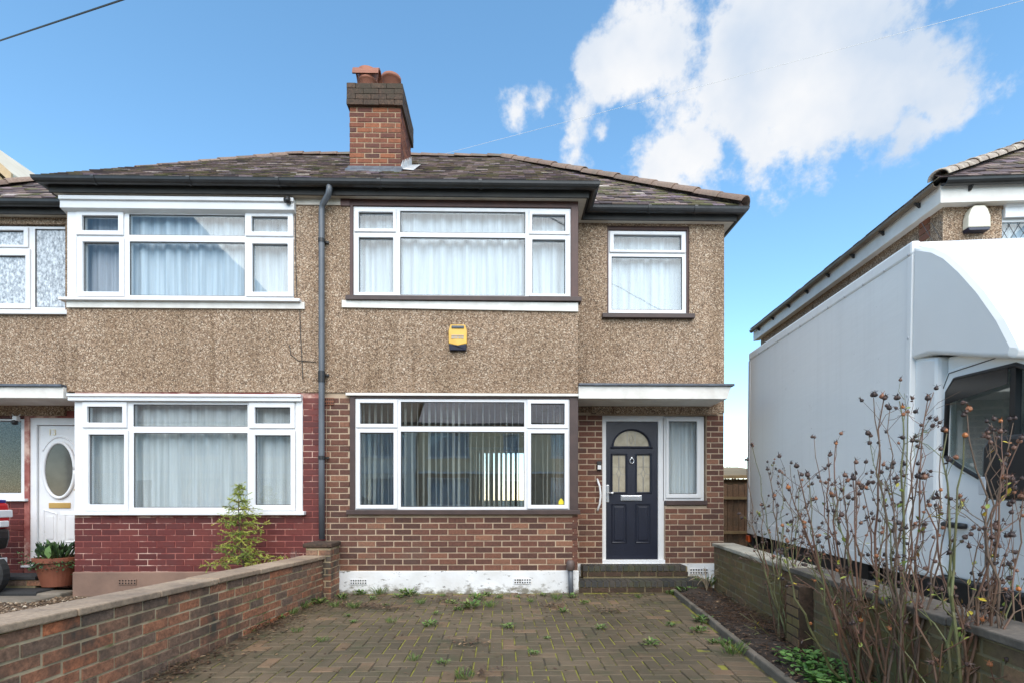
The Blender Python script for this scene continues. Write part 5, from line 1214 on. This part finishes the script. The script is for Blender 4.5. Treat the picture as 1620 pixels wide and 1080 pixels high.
# parked car across the road (mirrored in the left window)
def car(name, label, loc, rot, colr):
    c = thing(name, label, 'car', loc, (0,0,rot), group='cars parked across the street')
    B = lambda n, mb, m, p=None, **k: build(n, mb, m, p or c, ws=False, **k)
    pb = plain(name+'_paint', colr, None, 3, .25)
    body = B('body', MB().prism([(-2.1,.28),(2.1,.28),(2.15,.6),(2.0,.82),(1.1,.95),(-1.7,.98),(-2.1,.85),(-2.15,.5)], -.87, .87), pb, bevel=.05)
    B('cabin', MB().add([(-1.75,-.82,.95),(1.1,-.82,.95),(.45,-.66,1.47),(-1.2,-.66,1.47),(-1.75,.82,.95),(1.1,.82,.95),(.45,.66,1.47),(-1.2,.66,1.47)],[(0,1,2,3),(5,4,7,6),(3,2,6,7),(1,5,6,2),(4,0,3,7)]), plain('dark_car_glass',(.02,.023,.026),None,3,.08), bevel=.03)
    B('roof_skin', MB().box(-1.15,.4,-.64,.64,1.462,1.49), pb, bevel=.02)
    for x_ in (-1.3,1.35):
        for y_ in (-.9,.72):
            w = B('wheel', MB().tube([(x_,y_,.32),(x_,y_+.18,.32)], .32, 20), M['tyre']); B('rim', MB().tube([(x_,y_-.01,.32),(x_,y_+.19,.32)], .2, 14), M['alu'], w)
    for s in (-1,1): B('headlight', MB().box(2.0,2.13,s*.7-.16,s*.7+.16,.62,.76), M['upvc'], bevel=.02)
car('parked_car', 'dark blue car parked across the road, mirrored in the left window', (-6.4,-8.0,-.07), 0, (.02,.035,.06))
car('parked_car', 'grey car parked across the road, mirrored in the wide lower window', (3.8,-8.1,-.07), math.pi, (.16,.165,.17))

# ------------------------------------------------------------------ overhead cables
def cable(a, b, sag, r, mat, label):
    a, b = Vector(a), Vector(b); a, b = a+(a-b)*(.6 if r > .005 else .0), b+(b-a)*.8; pts = [a.lerp(b, i/16)+Vector((0,0,-sag*4*(i/16)*(1-i/16))) for i in range(17)]
    tag(build('overhead_cable', MB().tube(pts, r, 6), mat), label, 'cable')
cable(dep(-260,150,12), dep(330,-48,6.0), .02, .011, M['black'], 'thick dark overhead cable crossing the top left corner of the sky')
cable(dep(660,255,10.4), dep(1750,-38,6.2), .03, .0022, plain('pale_wire',(.8,.78,.74),None,3,.6), 'thin pale overhead wire running across the clouds')

# ------------------------------------------------------------------ planting
def rv3(s=1.0): return Vector((random.uniform(-s,s), random.uniform(-s,s), random.uniform(-s,s)))
def leaf(mb, tones, p, d, up, L, W, fold=.2, tone=None):
    d = d.normalized(); s = d.cross(up); s = s.normalized() if s.length > 1e-4 else Vector((1,0,0)); n = s.cross(d)
    q = [p, p+d*L*.35+s*W*.42+n*fold*W*.4, p+d*L*.72+s*W*.36+n*fold*W*.25, p+d*L-n*L*.08, p+d*L*.72-s*W*.36+n*fold*W*.25, p+d*L*.35-s*W*.42+n*fold*W*.4, p+d*L*.5]
    mb.add(q, [(0,1,6),(1,2,6),(2,3,6),(3,4,6),(4,5,6),(5,0,6)]); tones += [random.random() if tone is None else tone]*6
GREEN = [(0,(.035,.07,.012)),(.5,(.075,.14,.025)),(1,(.14,.22,.05))]
M['weed'] = leafmat('weed_leaf', [(0,(.04,.085,.014)),(.5,(.085,.16,.028)),(.8,(.14,.22,.05)),(1,(.22,.22,.07))], True)
M['cover'] = leafmat('ground_cover_leaf', [(0,(.05,.12,.02)),(.5,(.10,.22,.04)),(1,(.19,.32,.08))], True)
M['dark_leaf'] = leafmat('dark_leaf', [(0,(.016,.034,.018)),(.5,(.035,.075,.03)),(.85,(.075,.14,.04)),(1,(.13,.22,.07))], True)
M['dead'] = leafmat('dead_leaf', [(0,(.03,.017,.011)),(.5,(.075,.04,.023)),(.85,(.15,.085,.045)),(1,(.30,.20,.11))], True)
M['conifer'] = leafmat('conifer_needles', [(0,(.07,.11,.018)),(.35,(.16,.22,.03)),(.7,(.30,.36,.05)),(1,(.46,.46,.08))], True)
M['bark'] = plain('bark', (.10,.065,.04), (.06,.04,.028), 12, .9, .6, 60)
M['dry'] = plain('dry_stem', (.42,.33,.22), (.30,.22,.14), 8, .8)
M['cane_g'] = plain('green_cane', (.145,.155,.06), (.10,.085,.04), 9, .6)
M['cane_r'] = plain('red_cane', (.155,.072,.046), (.11,.068,.04), 9, .6)
M['cane_b'] = plain('grey_cane', (.16,.108,.075), (.10,.066,.046), 12, .8)
M['hip'] = leafmat('rose_hip', [(0,(.030,.018,.016)),(.45,(.075,.04,.03)),(.7,(.14,.07,.045)),(.88,(.24,.10,.05)),(1,(.42,.14,.03))], True)
M['rleaf'] = leafmat('rose_leaf', [(0,(.09,.13,.02)),(.5,(.24,.29,.05)),(.75,(.42,.36,.06)),(.9,(.60,.44,.03)),(1,(.22,.08,.04))], True)

def bez(a, b, c, n): return [a*((1-t)**2)+b*(2*t*(1-t))+c*(t*t) for t in [i/n for i in range(n+1)]]
def hip_shape(mb, tones, p, d, r):
    d = d.normalized(); a = d.orthogonal().normalized(); b = d.cross(a); t = random.random()**1.7
    rings = [(0,.25),(.45,.95),(1.0,1.0),(1.6,.62),(1.85,.3)]; n = 6; vs = []
    for (h, k) in rings:
        for i in range(n): an = 2*math.pi*i/n; vs.append(p+d*h*r+(a*math.cos(an)+b*math.sin(an))*r*k)
    fs = [(j*n+i, j*n+(i+1)%n, (j+1)*n+(i+1)%n, (j+1)*n+i) for j in range(len(rings)-1) for i in range(n)]
    o = len(mb.f); mb.add(vs, fs)
    q = p+d*r*1.7
    for i in range(5):
        an = 2*math.pi*i/5+random.random(); e = (a*math.cos(an)+b*math.sin(an)); tip = q+(e*random.uniform(.5,1.4)+d*random.uniform(-.3,1.2)).normalized()*r*random.uniform(1.3,2.4); s = d.cross(e)*r*.28
        mb.add([q+s, q-s, tip], [(0,1,2)])
    tones += [t]*(len(mb.f)-o)
def rose_bush(label, base, d, tips, seed, extra=8):
    random.seed(seed)
    b0 = base; root = thing('rose_bush', label, 'rose bush', b0, group='bare rose bushes along the right wall')
    hips, ht, lv, lt = MB(), [], MB(), []
    tl = [(t, 1.0) for t in tips]
    for i in range(extra):
        t = random.choice(tips); tl.append(((t[0]+random.uniform(-90,90), t[1]+random.uniform(70,210)), .7))
    for (tp, kk) in tl:
        T = dep(tp[0], tp[1], d+random.uniform(-.10,.22)*kk)
        st = b0+Vector((random.gauss(0,.035), random.gauss(0,.05), -.03))
        H = (T-st).length
        mid = st.lerp(T, .5)+Vector((random.uniform(-.10,.10), random.uniform(-.08,.08), random.uniform(-.06,.08)*H))
        mid.x = st.x+(T.x-st.x)*random.uniform(.35,.95)+random.uniform(-.12,.12)
        pts = bez(st, mid, T, 12)
        for i in range(2, 12): pts[i] = pts[i]+rv3(.016)
        r0 = random.uniform(.0055,.0100)*(.75+.25*kk); mb = MB()
        mb.tube(pts, [r0*(1-.72*i/12) for i in range(13)], 6)
        def twig(p, dirn, ln, r, lvl):
            dirn = dirn.normalized(); e = p+dirn*ln+Vector((0,0,ln*.12))
            ms = p.lerp(e,.5)+rv3(.16*ln); mb.tube([p, ms, e], [r, r*.8, r*.55], 5, False)
            dd = (e-ms)
            if random.random() < (.75 if e.z > .75 else .25): hip_shape(hips, ht, e, dd, random.uniform(.0075,.0125))
            if random.random() < .22:
                for _ in range(random.choice([2,3,4])): leaf(hips, ht, e+rv3(.006), dd+rv3(ln*1.1), rv3(1), random.uniform(.012,.024), random.uniform(.007,.014), .6, random.uniform(0,.55))
            if random.random() < .16:
                for _ in range(random.choice([1,2,3])): leaf(lv, lt, ms+rv3(.01), dd+rv3(ln*.8), Vector((0,0,1))+rv3(.6), random.uniform(.022,.042), random.uniform(.012,.022))
            if lvl > 0:
                for _ in range(random.choice([1,1,2])):
                    q = p.lerp(e, random.uniform(.3,.8)); twig(q, dirn+rv3(.75), ln*random.uniform(.45,.75), r*.75, lvl-1)
        for _ in range(random.randint(4,6) if kk == 1 else random.randint(2,3)):
            i = random.randint(3, 11); p = pts[i]; r = r0*(1-.72*i/12)
            twig(p, (pts[i]-pts[i-1]).normalized()+rv3(.95)+Vector((0,0,.3)), random.uniform(.08,.17)+.16*random.random()*(1-i/12), r*.62, 1)
        for i in range(3, 12):                       # thorns
            if random.random() < .7:
                p = pts[i].lerp(pts[i-1], random.random()); e = p+rv3(1).normalized()*.014; mb.tube([p, e], [.003,.0004], 4, False)
        if kk == 1:
            for _ in range(random.choice([1,2,3])): hip_shape(hips, ht, T+rv3(.012), (pts[-1]-pts[-2])+rv3(.01), random.uniform(.009,.015))
        build('cane', mb, M[random.choice(['cane_g','cane_r','cane_r','cane_b'])], root)
    hips.c = ht; build('rose_hips', hips, M['hip'], root, kind='stuff')
    if lv.v: lv.c = lt; build('leaves', lv, M['rleaf'], root, kind='stuff')
def basept(px, d, z=.04): p = dep(px, 788, d); p.z = z; return p
rose_bush('bare rose bush nearest the house, growing by the wall end', basept(1240,4.3), 4.3, [(1190,705),(1182,728),(1238,748),(1215,745),(1250,735),(1205,800),(1285,790),(1225,785),(1300,830),(1195,850),(1270,760)], 3, 4)
rose_bush('bushy bare rose with many small hips, second from the house', basept(1368,3.05), 3.1, [(1288,692),(1322,703),(1310,722),(1352,733),(1262,742),(1280,755),(1335,755),(1365,772),(1250,775),(1345,790),(1395,765),(1318,785),(1240,830),(1270,850),(1420,800)], 5, 4)
rose_bush('tallest bare rose bush with brown dried heads before the truck door seam', basept(1425,2.68), 2.66, [(1382,628),(1398,632),(1408,645),(1423,634),(1436,652),(1477,620),(1468,630),(1445,690),(1375,690),(1350,760),(1488,715),(1330,820),(1500,790),(1480,850)], 8, 3)
rose_bush('bare rose bush at the right edge reaching across the truck window', basept(1520,2.30), 2.3, [(1498,685),(1525,690),(1530,655),(1568,668),(1585,665),(1603,668),(1612,700),(1590,720),(1602,798),(1578,835),(1618,790),(1570,848),(1600,900),(1460,760),(1440,840),(1660,880),(1640,960)], 11, 3)

# ground cover and litter in the bed
random.seed(21)
def patch(name, label, cat, mat, n, fn, Lr, Wr, flat, kind='stuff'):
    mb, t = MB(), []
    for _ in range(n):
        p = fn(); a = random.uniform(0, 2*math.pi); leaf(mb, t, p, Vector((math.cos(a), math.sin(a), random.uniform(*flat))), Vector((0,0,1))+rv3(.35), random.uniform(*Lr), random.uniform(*Wr))
    mb.c = t; o = build(name, mb, M[mat], kind=kind); tag(o, label, cat); return o
def cov():
    while True:
        p = onZ(random.uniform(1215,1420), random.uniform(1036,1150), .04)
        if p.x < rA.x+(rB.x-rA.x)*(rA.y-p.y)/(rA.y-rB.y)-.02 and p.x > kerb_x(p.y)+.12:
            return p+Vector((0,0,random.uniform(0,.07)))
patch('ground_cover', 'fresh green leafy ground cover under the rose bushes', 'ground cover', 'cover', 900, cov, (.03,.065), (.022,.045), (-.1,.7))
def bedp():
    while True:
        y = random.uniform(2.2, 6.15); xl = kerb_x(y)+.04; xr = rA.x+(rB.x-rA.x)*(rA.y-y)/(rA.y-rB.y)
        return Vector((random.uniform(xl,xr), y, random.uniform(.02,.075)))
patch('leaf_litter', 'brown dead leaves and bark lying on the flower bed', 'leaf litter', 'dead', 1900, bedp, (.015,.05), (.008,.03), (-.15,.25))
tw_ = MB(); tt_ = []
for _ in range(900):
    p = bedp(); 
    if random.random() < .6: p = Vector((kerb_x(4.6)+.35+random.gauss(0,.17), 4.75+random.gauss(0,.35), random.uniform(.05,.12)))
    if p.x < kerb_x(p.y)+.03: continue
    a = random.uniform(0,2*math.pi); l = random.uniform(.04,.13); o = len(tw_.f)
    tw_.tube([p, p+Vector((math.cos(a)*l, math.sin(a)*l, random.uniform(-.01,.03)))], .0018, 3, False); tt_ += [random.uniform(.2,.8)]*(len(tw_.f)-o)
tw_.c = tt_; tag(build('dry_twigs', tw_, M['dead'], kind='stuff'), 'heap of reddish dry twigs on the flower bed', 'twigs')
def drivelit():
    r = random.random()
    if r < .45:
        y = random.uniform(2.9,6.1); return Vector((lwall_x(y)+abs(random.gauss(0,.13))+.02, y, random.uniform(.003,.025)))
    if r < .80: return Vector((random.uniform(-2.2,1.9), YB-.05-abs(random.gauss(0,.2)), random.uniform(.003,.02)))
    return Vector((random.uniform(-2.0,1.6), random.uniform(3.0,6.3), .004))
patch('driveway_litter', 'scattered dead leaves along the edges of the driveway', 'leaf litter', 'dead', 1700, drivelit, (.012,.045), (.006,.022), (-.1,.25))
pit_ = [onZ(570,960),onZ(630,965),onZ(700,950),onZ(730,962),onZ(870,960),onZ(600,962),onZ(420,988),onZ(440,978),onZ(280,1055),onZ(240,1065),onZ(960,968),onZ(405,995),onZ(390,1000),onZ(430,990),onZ(255,1068),onZ(210,1075),onZ(760,1068),onZ(740,1020),onZ(545,958)]
def clumpl():
    c = random.choice(pit_); return Vector((c.x+random.gauss(0,.10), c.y+random.gauss(0,.055), random.uniform(.004,.05)))
patch('leaf_heaps', 'small dark heaps of dead leaves on the block paving', 'leaf litter', 'dead', 1900, clumpl, (.02,.05), (.006,.018), (-.2,.5))
# weeds: each clump a thing
def weed(p, s, n, label, group=None, kind='leafy', mat='weed'):
    mb, t = MB(), []
    for _ in range(n):
        a = random.uniform(0,2*math.pi); k = random.random()
        q = p+Vector((math.cos(a)*s*k*.75, math.sin(a)*s*k*.6, random.uniform(0,s*.5 if kind == 'leafy' else 0)))
        if kind == 'leafy': leaf(mb, t, q, Vector((math.cos(a), math.sin(a), random.uniform(.1,1.1))), Vector((0,0,1))+rv3(.4), s*random.uniform(.28,.6), s*random.uniform(.10,.26))
        else: leaf(mb, t, q, Vector((math.cos(a)*.5, math.sin(a)*.5, random.uniform(.6,1.2))), Vector((0,0,1))+rv3(.4), s*random.uniform(.6,1.3), s*.06)
    mb.c = t; return tag(build('weed_plant', mb, M[mat]), label, 'weed', group)
gW = 'small weeds in the block paving'
for (px,py,s) in [(570,940,.09),(540,947,.09),(590,948,.06),(770,942,.08),(745,962,.10),(725,965,.06),(790,946,.06),(680,990,.07),(805,993,.06),(880,948,.07),(890,968,.06),(905,945,.06),(560,962,.06),(655,1045,.06),(735,1074,.06),(950,995,.05),(985,932,.08),(1028,1020,.06),(1010,945,.05),(690,972,.05),(620,985,.05),(560,985,.04),(470,1000,.05),(510,1015,.05),(845,1035,.05),(1060,990,.05),(700,1050,.05),(865,1010,.04),(925,955,.05),(505,955,.09),(480,962,.08),(462,972,.07),(440,980,.06),(350,1012,.09),(320,1024,.08),(300,1032,.07),(285,1045,.08),(1105,1000,.07),(1128,1018,.07),(1112,985,.09),(1160,1035,.08),(1150,1020,.06),(1060,940,.09),(1085,938,.10),(1105,930,.08),(840,952,.06),(520,938,.09),(600,940,.08),(630,945,.06),(700,943,.05),(715,955,.06),(755,948,.09),(820,945,.05),(860,942,.06),(775,960,.07),(665,955,.06),(610,958,.05),(550,975,.05),(530,960,.07),(395,1000,.06),(370,1005,.08),(415,990,.06),(260,1058,.08),(235,1070,.08)]:
    lb = ('small green weed sprouting along the foot of the white plinth' if py < 956 and px < 930 else 'small green weed by the brick steps' if py < 946 else
          'small green weed growing along the foot of the left brick wall' if px < 365 or (px < 525 and py < 985) else 'small green weed beside the concrete edging of the flower bed' if px > 1090 else 'tiny weed in the joints of the open block paving')
    weed(onZ(px,py,.0), s*random.uniform(.85,1.35), int(36+s*420), lb, gW, random.choice(['leafy','leafy','leafy','grass']))
weed(onZ(648,942), .13, 90, 'largest leafy weed at the foot of the white plinth')
weed(onZ(1118,928,.05), .16, 70, 'grassy weed clump at the corner of the steps and mossy wall', None, 'grass')
dg_ = MB()
b_ = onZ(1118,934,.03)
for _ in range(16):
    a = random.uniform(0,2*math.pi); dg_.tube(bez(b_, b_+Vector((math.cos(a)*.06, math.sin(a)*.05, .25)), b_+Vector((math.cos(a)*.22, math.sin(a)*.1, random.uniform(.08,.32))), 6), .0022, 4)
tag(build('dry_grass', dg_, M['dry']), 'dry straw-coloured stalks at the wall end beside the steps', 'dry grass')
# conifer behind the left wall
random.seed(5)
cb = Vector((X(386,6.15), 6.15, -.02)); ctop = Zf(764,6.15,378)
ct = thing('young_conifer', 'small yellow-green conifer behind the left garden wall', 'conifer', cb)
xt = X(377,6.15)
axis = lambda h: Vector((cb.x+(xt-cb.x)*h+.015*math.sin(h*7), 6.15, ctop*h))
build('trunk', MB().tube([axis(i/10) for i in range(11)], [.014*(1-.8*i/10) for i in range(11)], 7), M['bark'], ct)
nd, nt_ = MB(), []; brm_ = MB()
for (h, ln, nb_) in [(.30,.50,7),(.36,.42,8),(.43,.36,7),(.50,.20,6),(.56,.24,7),(.64,.27,8),(.70,.22,7),(.77,.22,7),(.84,.14,6),(.90,.11,5),(.95,.06,4),(.98,.04,4)]:
    for k in range(nb_):
        a = 2*math.pi*k/nb_+random.uniform(-.4,.4); L_ = ln*random.uniform(.6,1.15); p0 = axis(h)
        e = p0+Vector((math.cos(a)*L_, math.sin(a)*L_*.55, L_*random.uniform(-.12,.28))); m_ = p0.lerp(e,.5)+Vector((0,0,.05*L_))
        brm_.tube([p0,m_,e], [.005,.004,.002], 5, False)
        tone0 = random.uniform(.1,.75)
        subs = [(p0,m_,e)]
        for _ in range(int(3+L_*22)):
            f = random.uniform(.25,1.0); q = p0.lerp(m_,f*2) if f < .5 else m_.lerp(e,f*2-1)
            q2 = q+Vector((random.uniform(-.08,.08), random.uniform(-.06,.06), random.uniform(-.07,.045))); subs.append((q, q.lerp(q2,.5), q2))
        for (s0, s1, s2) in subs:
            for _ in range(34):
                f = random.random(); q = s0.lerp(s1,f*2) if f < .5 else s1.lerp(s2,f*2-1); dv = (s2-s0).normalized()*.9+rv3(.8); sd_ = dv.cross(rv3(1)).normalized()*.0024; tip = q+dv.normalized()*random.uniform(.015,.026)
                nd.add([q+sd_, q-sd_, tip], [(0,1,2)]); nt_.append(min(1,max(0,tone0+.35*f+random.uniform(-.15,.15))))
build('branches', brm_, M['bark'], ct)
nd.c = nt_; build('foliage', nd, M['conifer'], ct, kind='stuff')
# dead spiky seedling
sp_ = MB(); b_ = onY(466,880,6.2); b_.z = .3
sp_.tube([b_, b_+Vector((0,0,.17))], .006, 6)
for _ in range(16): a = random.uniform(0,2*math.pi); sp_.tube([b_+Vector((0,0,.15)), b_+Vector((math.cos(a)*.045, math.sin(a)*.045, .19)), b_+Vector((math.cos(a)*.05, math.sin(a)*.05, random.uniform(.22,.29)))], [.004,.0035,.001], 4)
sp_.tube([Vector((b_.x,b_.y,-.05)), b_], .006, 6)
tag(build('spiky_plant', sp_, plain('dead_purple',(.10,.05,.05),(.20,.12,.10),9,.8)), 'withered spiky seedling between conifer and wall pier', 'plant')
# pot
pcx = X(91,6.72); pz = Zf(925,6.72,91)
pp = thing('plant_pot', 'round terracotta pot of mixed green plants beside the white door', 'plant pot', (pcx,6.72,pz))
build('pot', MB().lathe([(0,0),(.155,0),(.16,.02),(.215,.24),(.22,.30),(.245,.305),(.25,.36),(.225,.365),(.215,.32),(0,.31)], (pcx,6.72,pz), 28), M['pot'], pp, smooth=False, bevel=0)
lm_, lt2 = MB(), []
for _ in range(230):
    a = random.uniform(0,2*math.pi); r = random.uniform(0,.2); q = Vector((pcx+math.cos(a)*r, 6.72+math.sin(a)*r, pz+.31+random.uniform(0,.16)))
    leaf(lm_, lt2, q, Vector((math.cos(a)*.5, math.sin(a)*.5, random.uniform(.3,1.4))), rv3(1)+Vector((0,0,.5)), random.uniform(.06,.15), random.uniform(.02,.05))
for _ in range(26): 
    a = random.uniform(0,2*math.pi); q = Vector((pcx+random.gauss(.0,.09), 6.72+random.gauss(-.05,.06), pz+.34)); leaf(lm_, lt2, q, Vector((math.cos(a)*.25,math.sin(a)*.25,1)), rv3(1), random.uniform(.16,.26), .03)
for _ in range(170):
    a = random.uniform(R(190),R(350)); q = Vector((pcx+math.cos(a)*random.uniform(.2,.29), 6.72+math.sin(a)*random.uniform(.2,.27), pz+.33-abs(random.gauss(0,.06))))
    leaf(lm_, lt2, q, Vector((math.cos(a),math.sin(a),random.uniform(-.8,.4))), Vector((0,0,1))+rv3(.5), random.uniform(.025,.05), .025)
for _ in range(40):
    q = Vector((pcx-.30+random.gauss(0,.05), 6.62+random.gauss(0,.05), pz+.36+random.gauss(0,.05))); leaf(lm_, lt2, q, rv3(1), rv3(1), .03, .018)
leaf(lm_, lt2, Vector((pcx+.06,6.52,pz+.36)), Vector((.15,-.2,1)), Vector((0,-1,.3)), .17, .11, tone=1.0)
lm_.c = lt2; build('plants', lm_, M['dark_leaf'], pp, kind='stuff')
# gravel
random.seed(9)
gv, gt = MB(), []
xr_ = pL0.x-.22
oct_ = [(1,0,0),(-1,0,0),(0,1,0),(0,-1,0),(0,0,1),(0,0,-1)]; of = [(0,2,4),(2,1,4),(1,3,4),(3,0,4),(2,0,5),(1,2,5),(3,1,5),(0,3,5)]
M['gravel'] = leafmat('gravel_stone', [(0,(.04,.026,.016)),(.3,(.10,.062,.034)),(.65,(.18,.115,.065)),(.9,(.28,.20,.125)),(1,(.50,.42,.32))], True)
for _ in range(8500):
    y = random.uniform(3.6,6.36); x = random.uniform(-1.08*y-.1, xr_)
    if y > 6.03 and x < XBL: continue
    s = random.uniform(.008,.019); t = random.random(); q = Matrix.Rotation(random.uniform(0,6),3,'Z') @ Matrix.Rotation(random.uniform(-.6,.6),3,'X')
    gv.add([Vector((x,y,-.014+s*.5))+q @ Vector((v[0]*s*1.25,v[1]*s,v[2]*s*.7)) for v in oct_], of); gt += [t]*8
gv.c = gt; tag(build('gravel', gv, M['gravel'], kind='stuff'), 'loose brown and cream gravel in the left front garden', 'gravel')
# scooter at the left edge
sx = X(-4,6.35)
scq = thing('motor_scooter', 'red, white and blue motor scooter tail at the left edge by the porch', 'scooter', (sx-.4,6.35,.02))
red = plain('scooter_red',(.45,.02,.025),None,3,.25); blu = plain('scooter_blue',(.02,.03,.22),None,3,.25)
def sz(py): return Zf(py,6.35,5)
sb_ = build('tail_body', MB().prism([(sx-.9,sz(835)),(sx+.045,sz(836)),(sx+.055,sz(815)),(sx+.03,sz(795)),(sx-.2,sz(791)),(sx-.9,sz(800))], 6.25, 6.47), red, scq, bevel=.03)
build('tail_stripe', MB().prism([(sx-.5,sz(812)),(sx+.062,sz(818)),(sx+.058,sz(806)),(sx-.5,sz(803))], 6.235, 6.485), M['upvc'], sb_, bevel=.01)
build('tail_lamp', MB().box(sx+.03,sx+.075,6.30,6.42,sz(833),sz(823)), M['upvc'], sb_, bevel=.01)
build('rack', MB().prism([(sx-.6,sz(793)),(sx+.01,sz(795)),(sx+.015,sz(790)),(sx-.6,sz(786))], 6.27, 6.45), blu, sb_, bevel=.01)
build('mudguard', MB().prism([(sx-.6,sz(868)),(sx+.04,sz(868)),(sx+.075,sz(850)),(sx+.07,sz(836)),(sx-.6,sz(836))], 6.28, 6.44), M['black'], scq, bevel=.03)
wh = build('wheel', MB().tube([(sx-.16,6.29,.27),(sx-.16,6.31,.27),(sx-.16,6.40,.27),(sx-.16,6.42,.27)], [.24,.265,.265,.24], 26), M['tyre'], scq)
build('rim', MB().tube([(sx-.16,6.28,.27),(sx-.16,6.43,.27)], .15, 18), M['alu'], wh)
build('number_plate', MB().box(sx+.02,sx+.03,6.27,6.44,sz(898),sz(882)), M['upvc'], scq)
build('front_wheel', MB().tube([(sx-1.35,6.29,.27),(sx-1.35,6.42,.27)], .265, 26), M['tyre'], scq)
build('footboard', MB().prism([(sx-1.3,.30),(sx-.5,.26),(sx-.5,.42),(sx-1.0,.40),(sx-1.15,.95),(sx-1.3,.95)], 6.2, 6.5), red, scq, bevel=.03)
build('handlebar', MB().tube([(sx-1.2,6.05,1.0),(sx-1.22,6.35,1.02),(sx-1.2,6.65,1.0)], .02, 8), M['black'], scq)

# trees in the gardens beyond the fence
random.seed(31)
def far_tree(label, base, h, w, n):
    t = thing('garden_tree', label, 'tree', base)
    b = Vector(base); tk = MB().tube([b, b+Vector((.05,0,h*.5)), b+Vector((0,.05,h*.9))], [.11,.08,.02], 8)
    crown, ct_ = MB(), []
    for _ in range(26):
        p = b+Vector((0,0,h*random.uniform(.3,.85))); a = random.uniform(0,2*math.pi); e = p+Vector((math.cos(a)*w*random.uniform(.4,1), math.sin(a)*w*random.uniform(.4,1), h*random.uniform(.05,.3)))
        tk.tube([p, p.lerp(e,.5)+rv3(.1), e], [.03,.02,.006], 5, False)
        for _ in range(n):
            q = p.lerp(e, random.uniform(.35,1.05))+rv3(.28); leaf(crown, ct_, q, rv3(1), rv3(1), random.uniform(.05,.11), random.uniform(.03,.06))
    build('trunk', tk, M['bark'], t); crown.c = ct_; build('crown', crown, M['dead'] if 'bare' in label else M['dark_leaf'], t, kind='stuff')
far_tree('half bare brown tree beyond the shed roof', (12.2, 27.0, -.06), 2.9, 1.5, 60)
far_tree('low green garden tree far beyond the fence', (11.0, 30.0, -.06), 2.7, 1.8, 60)
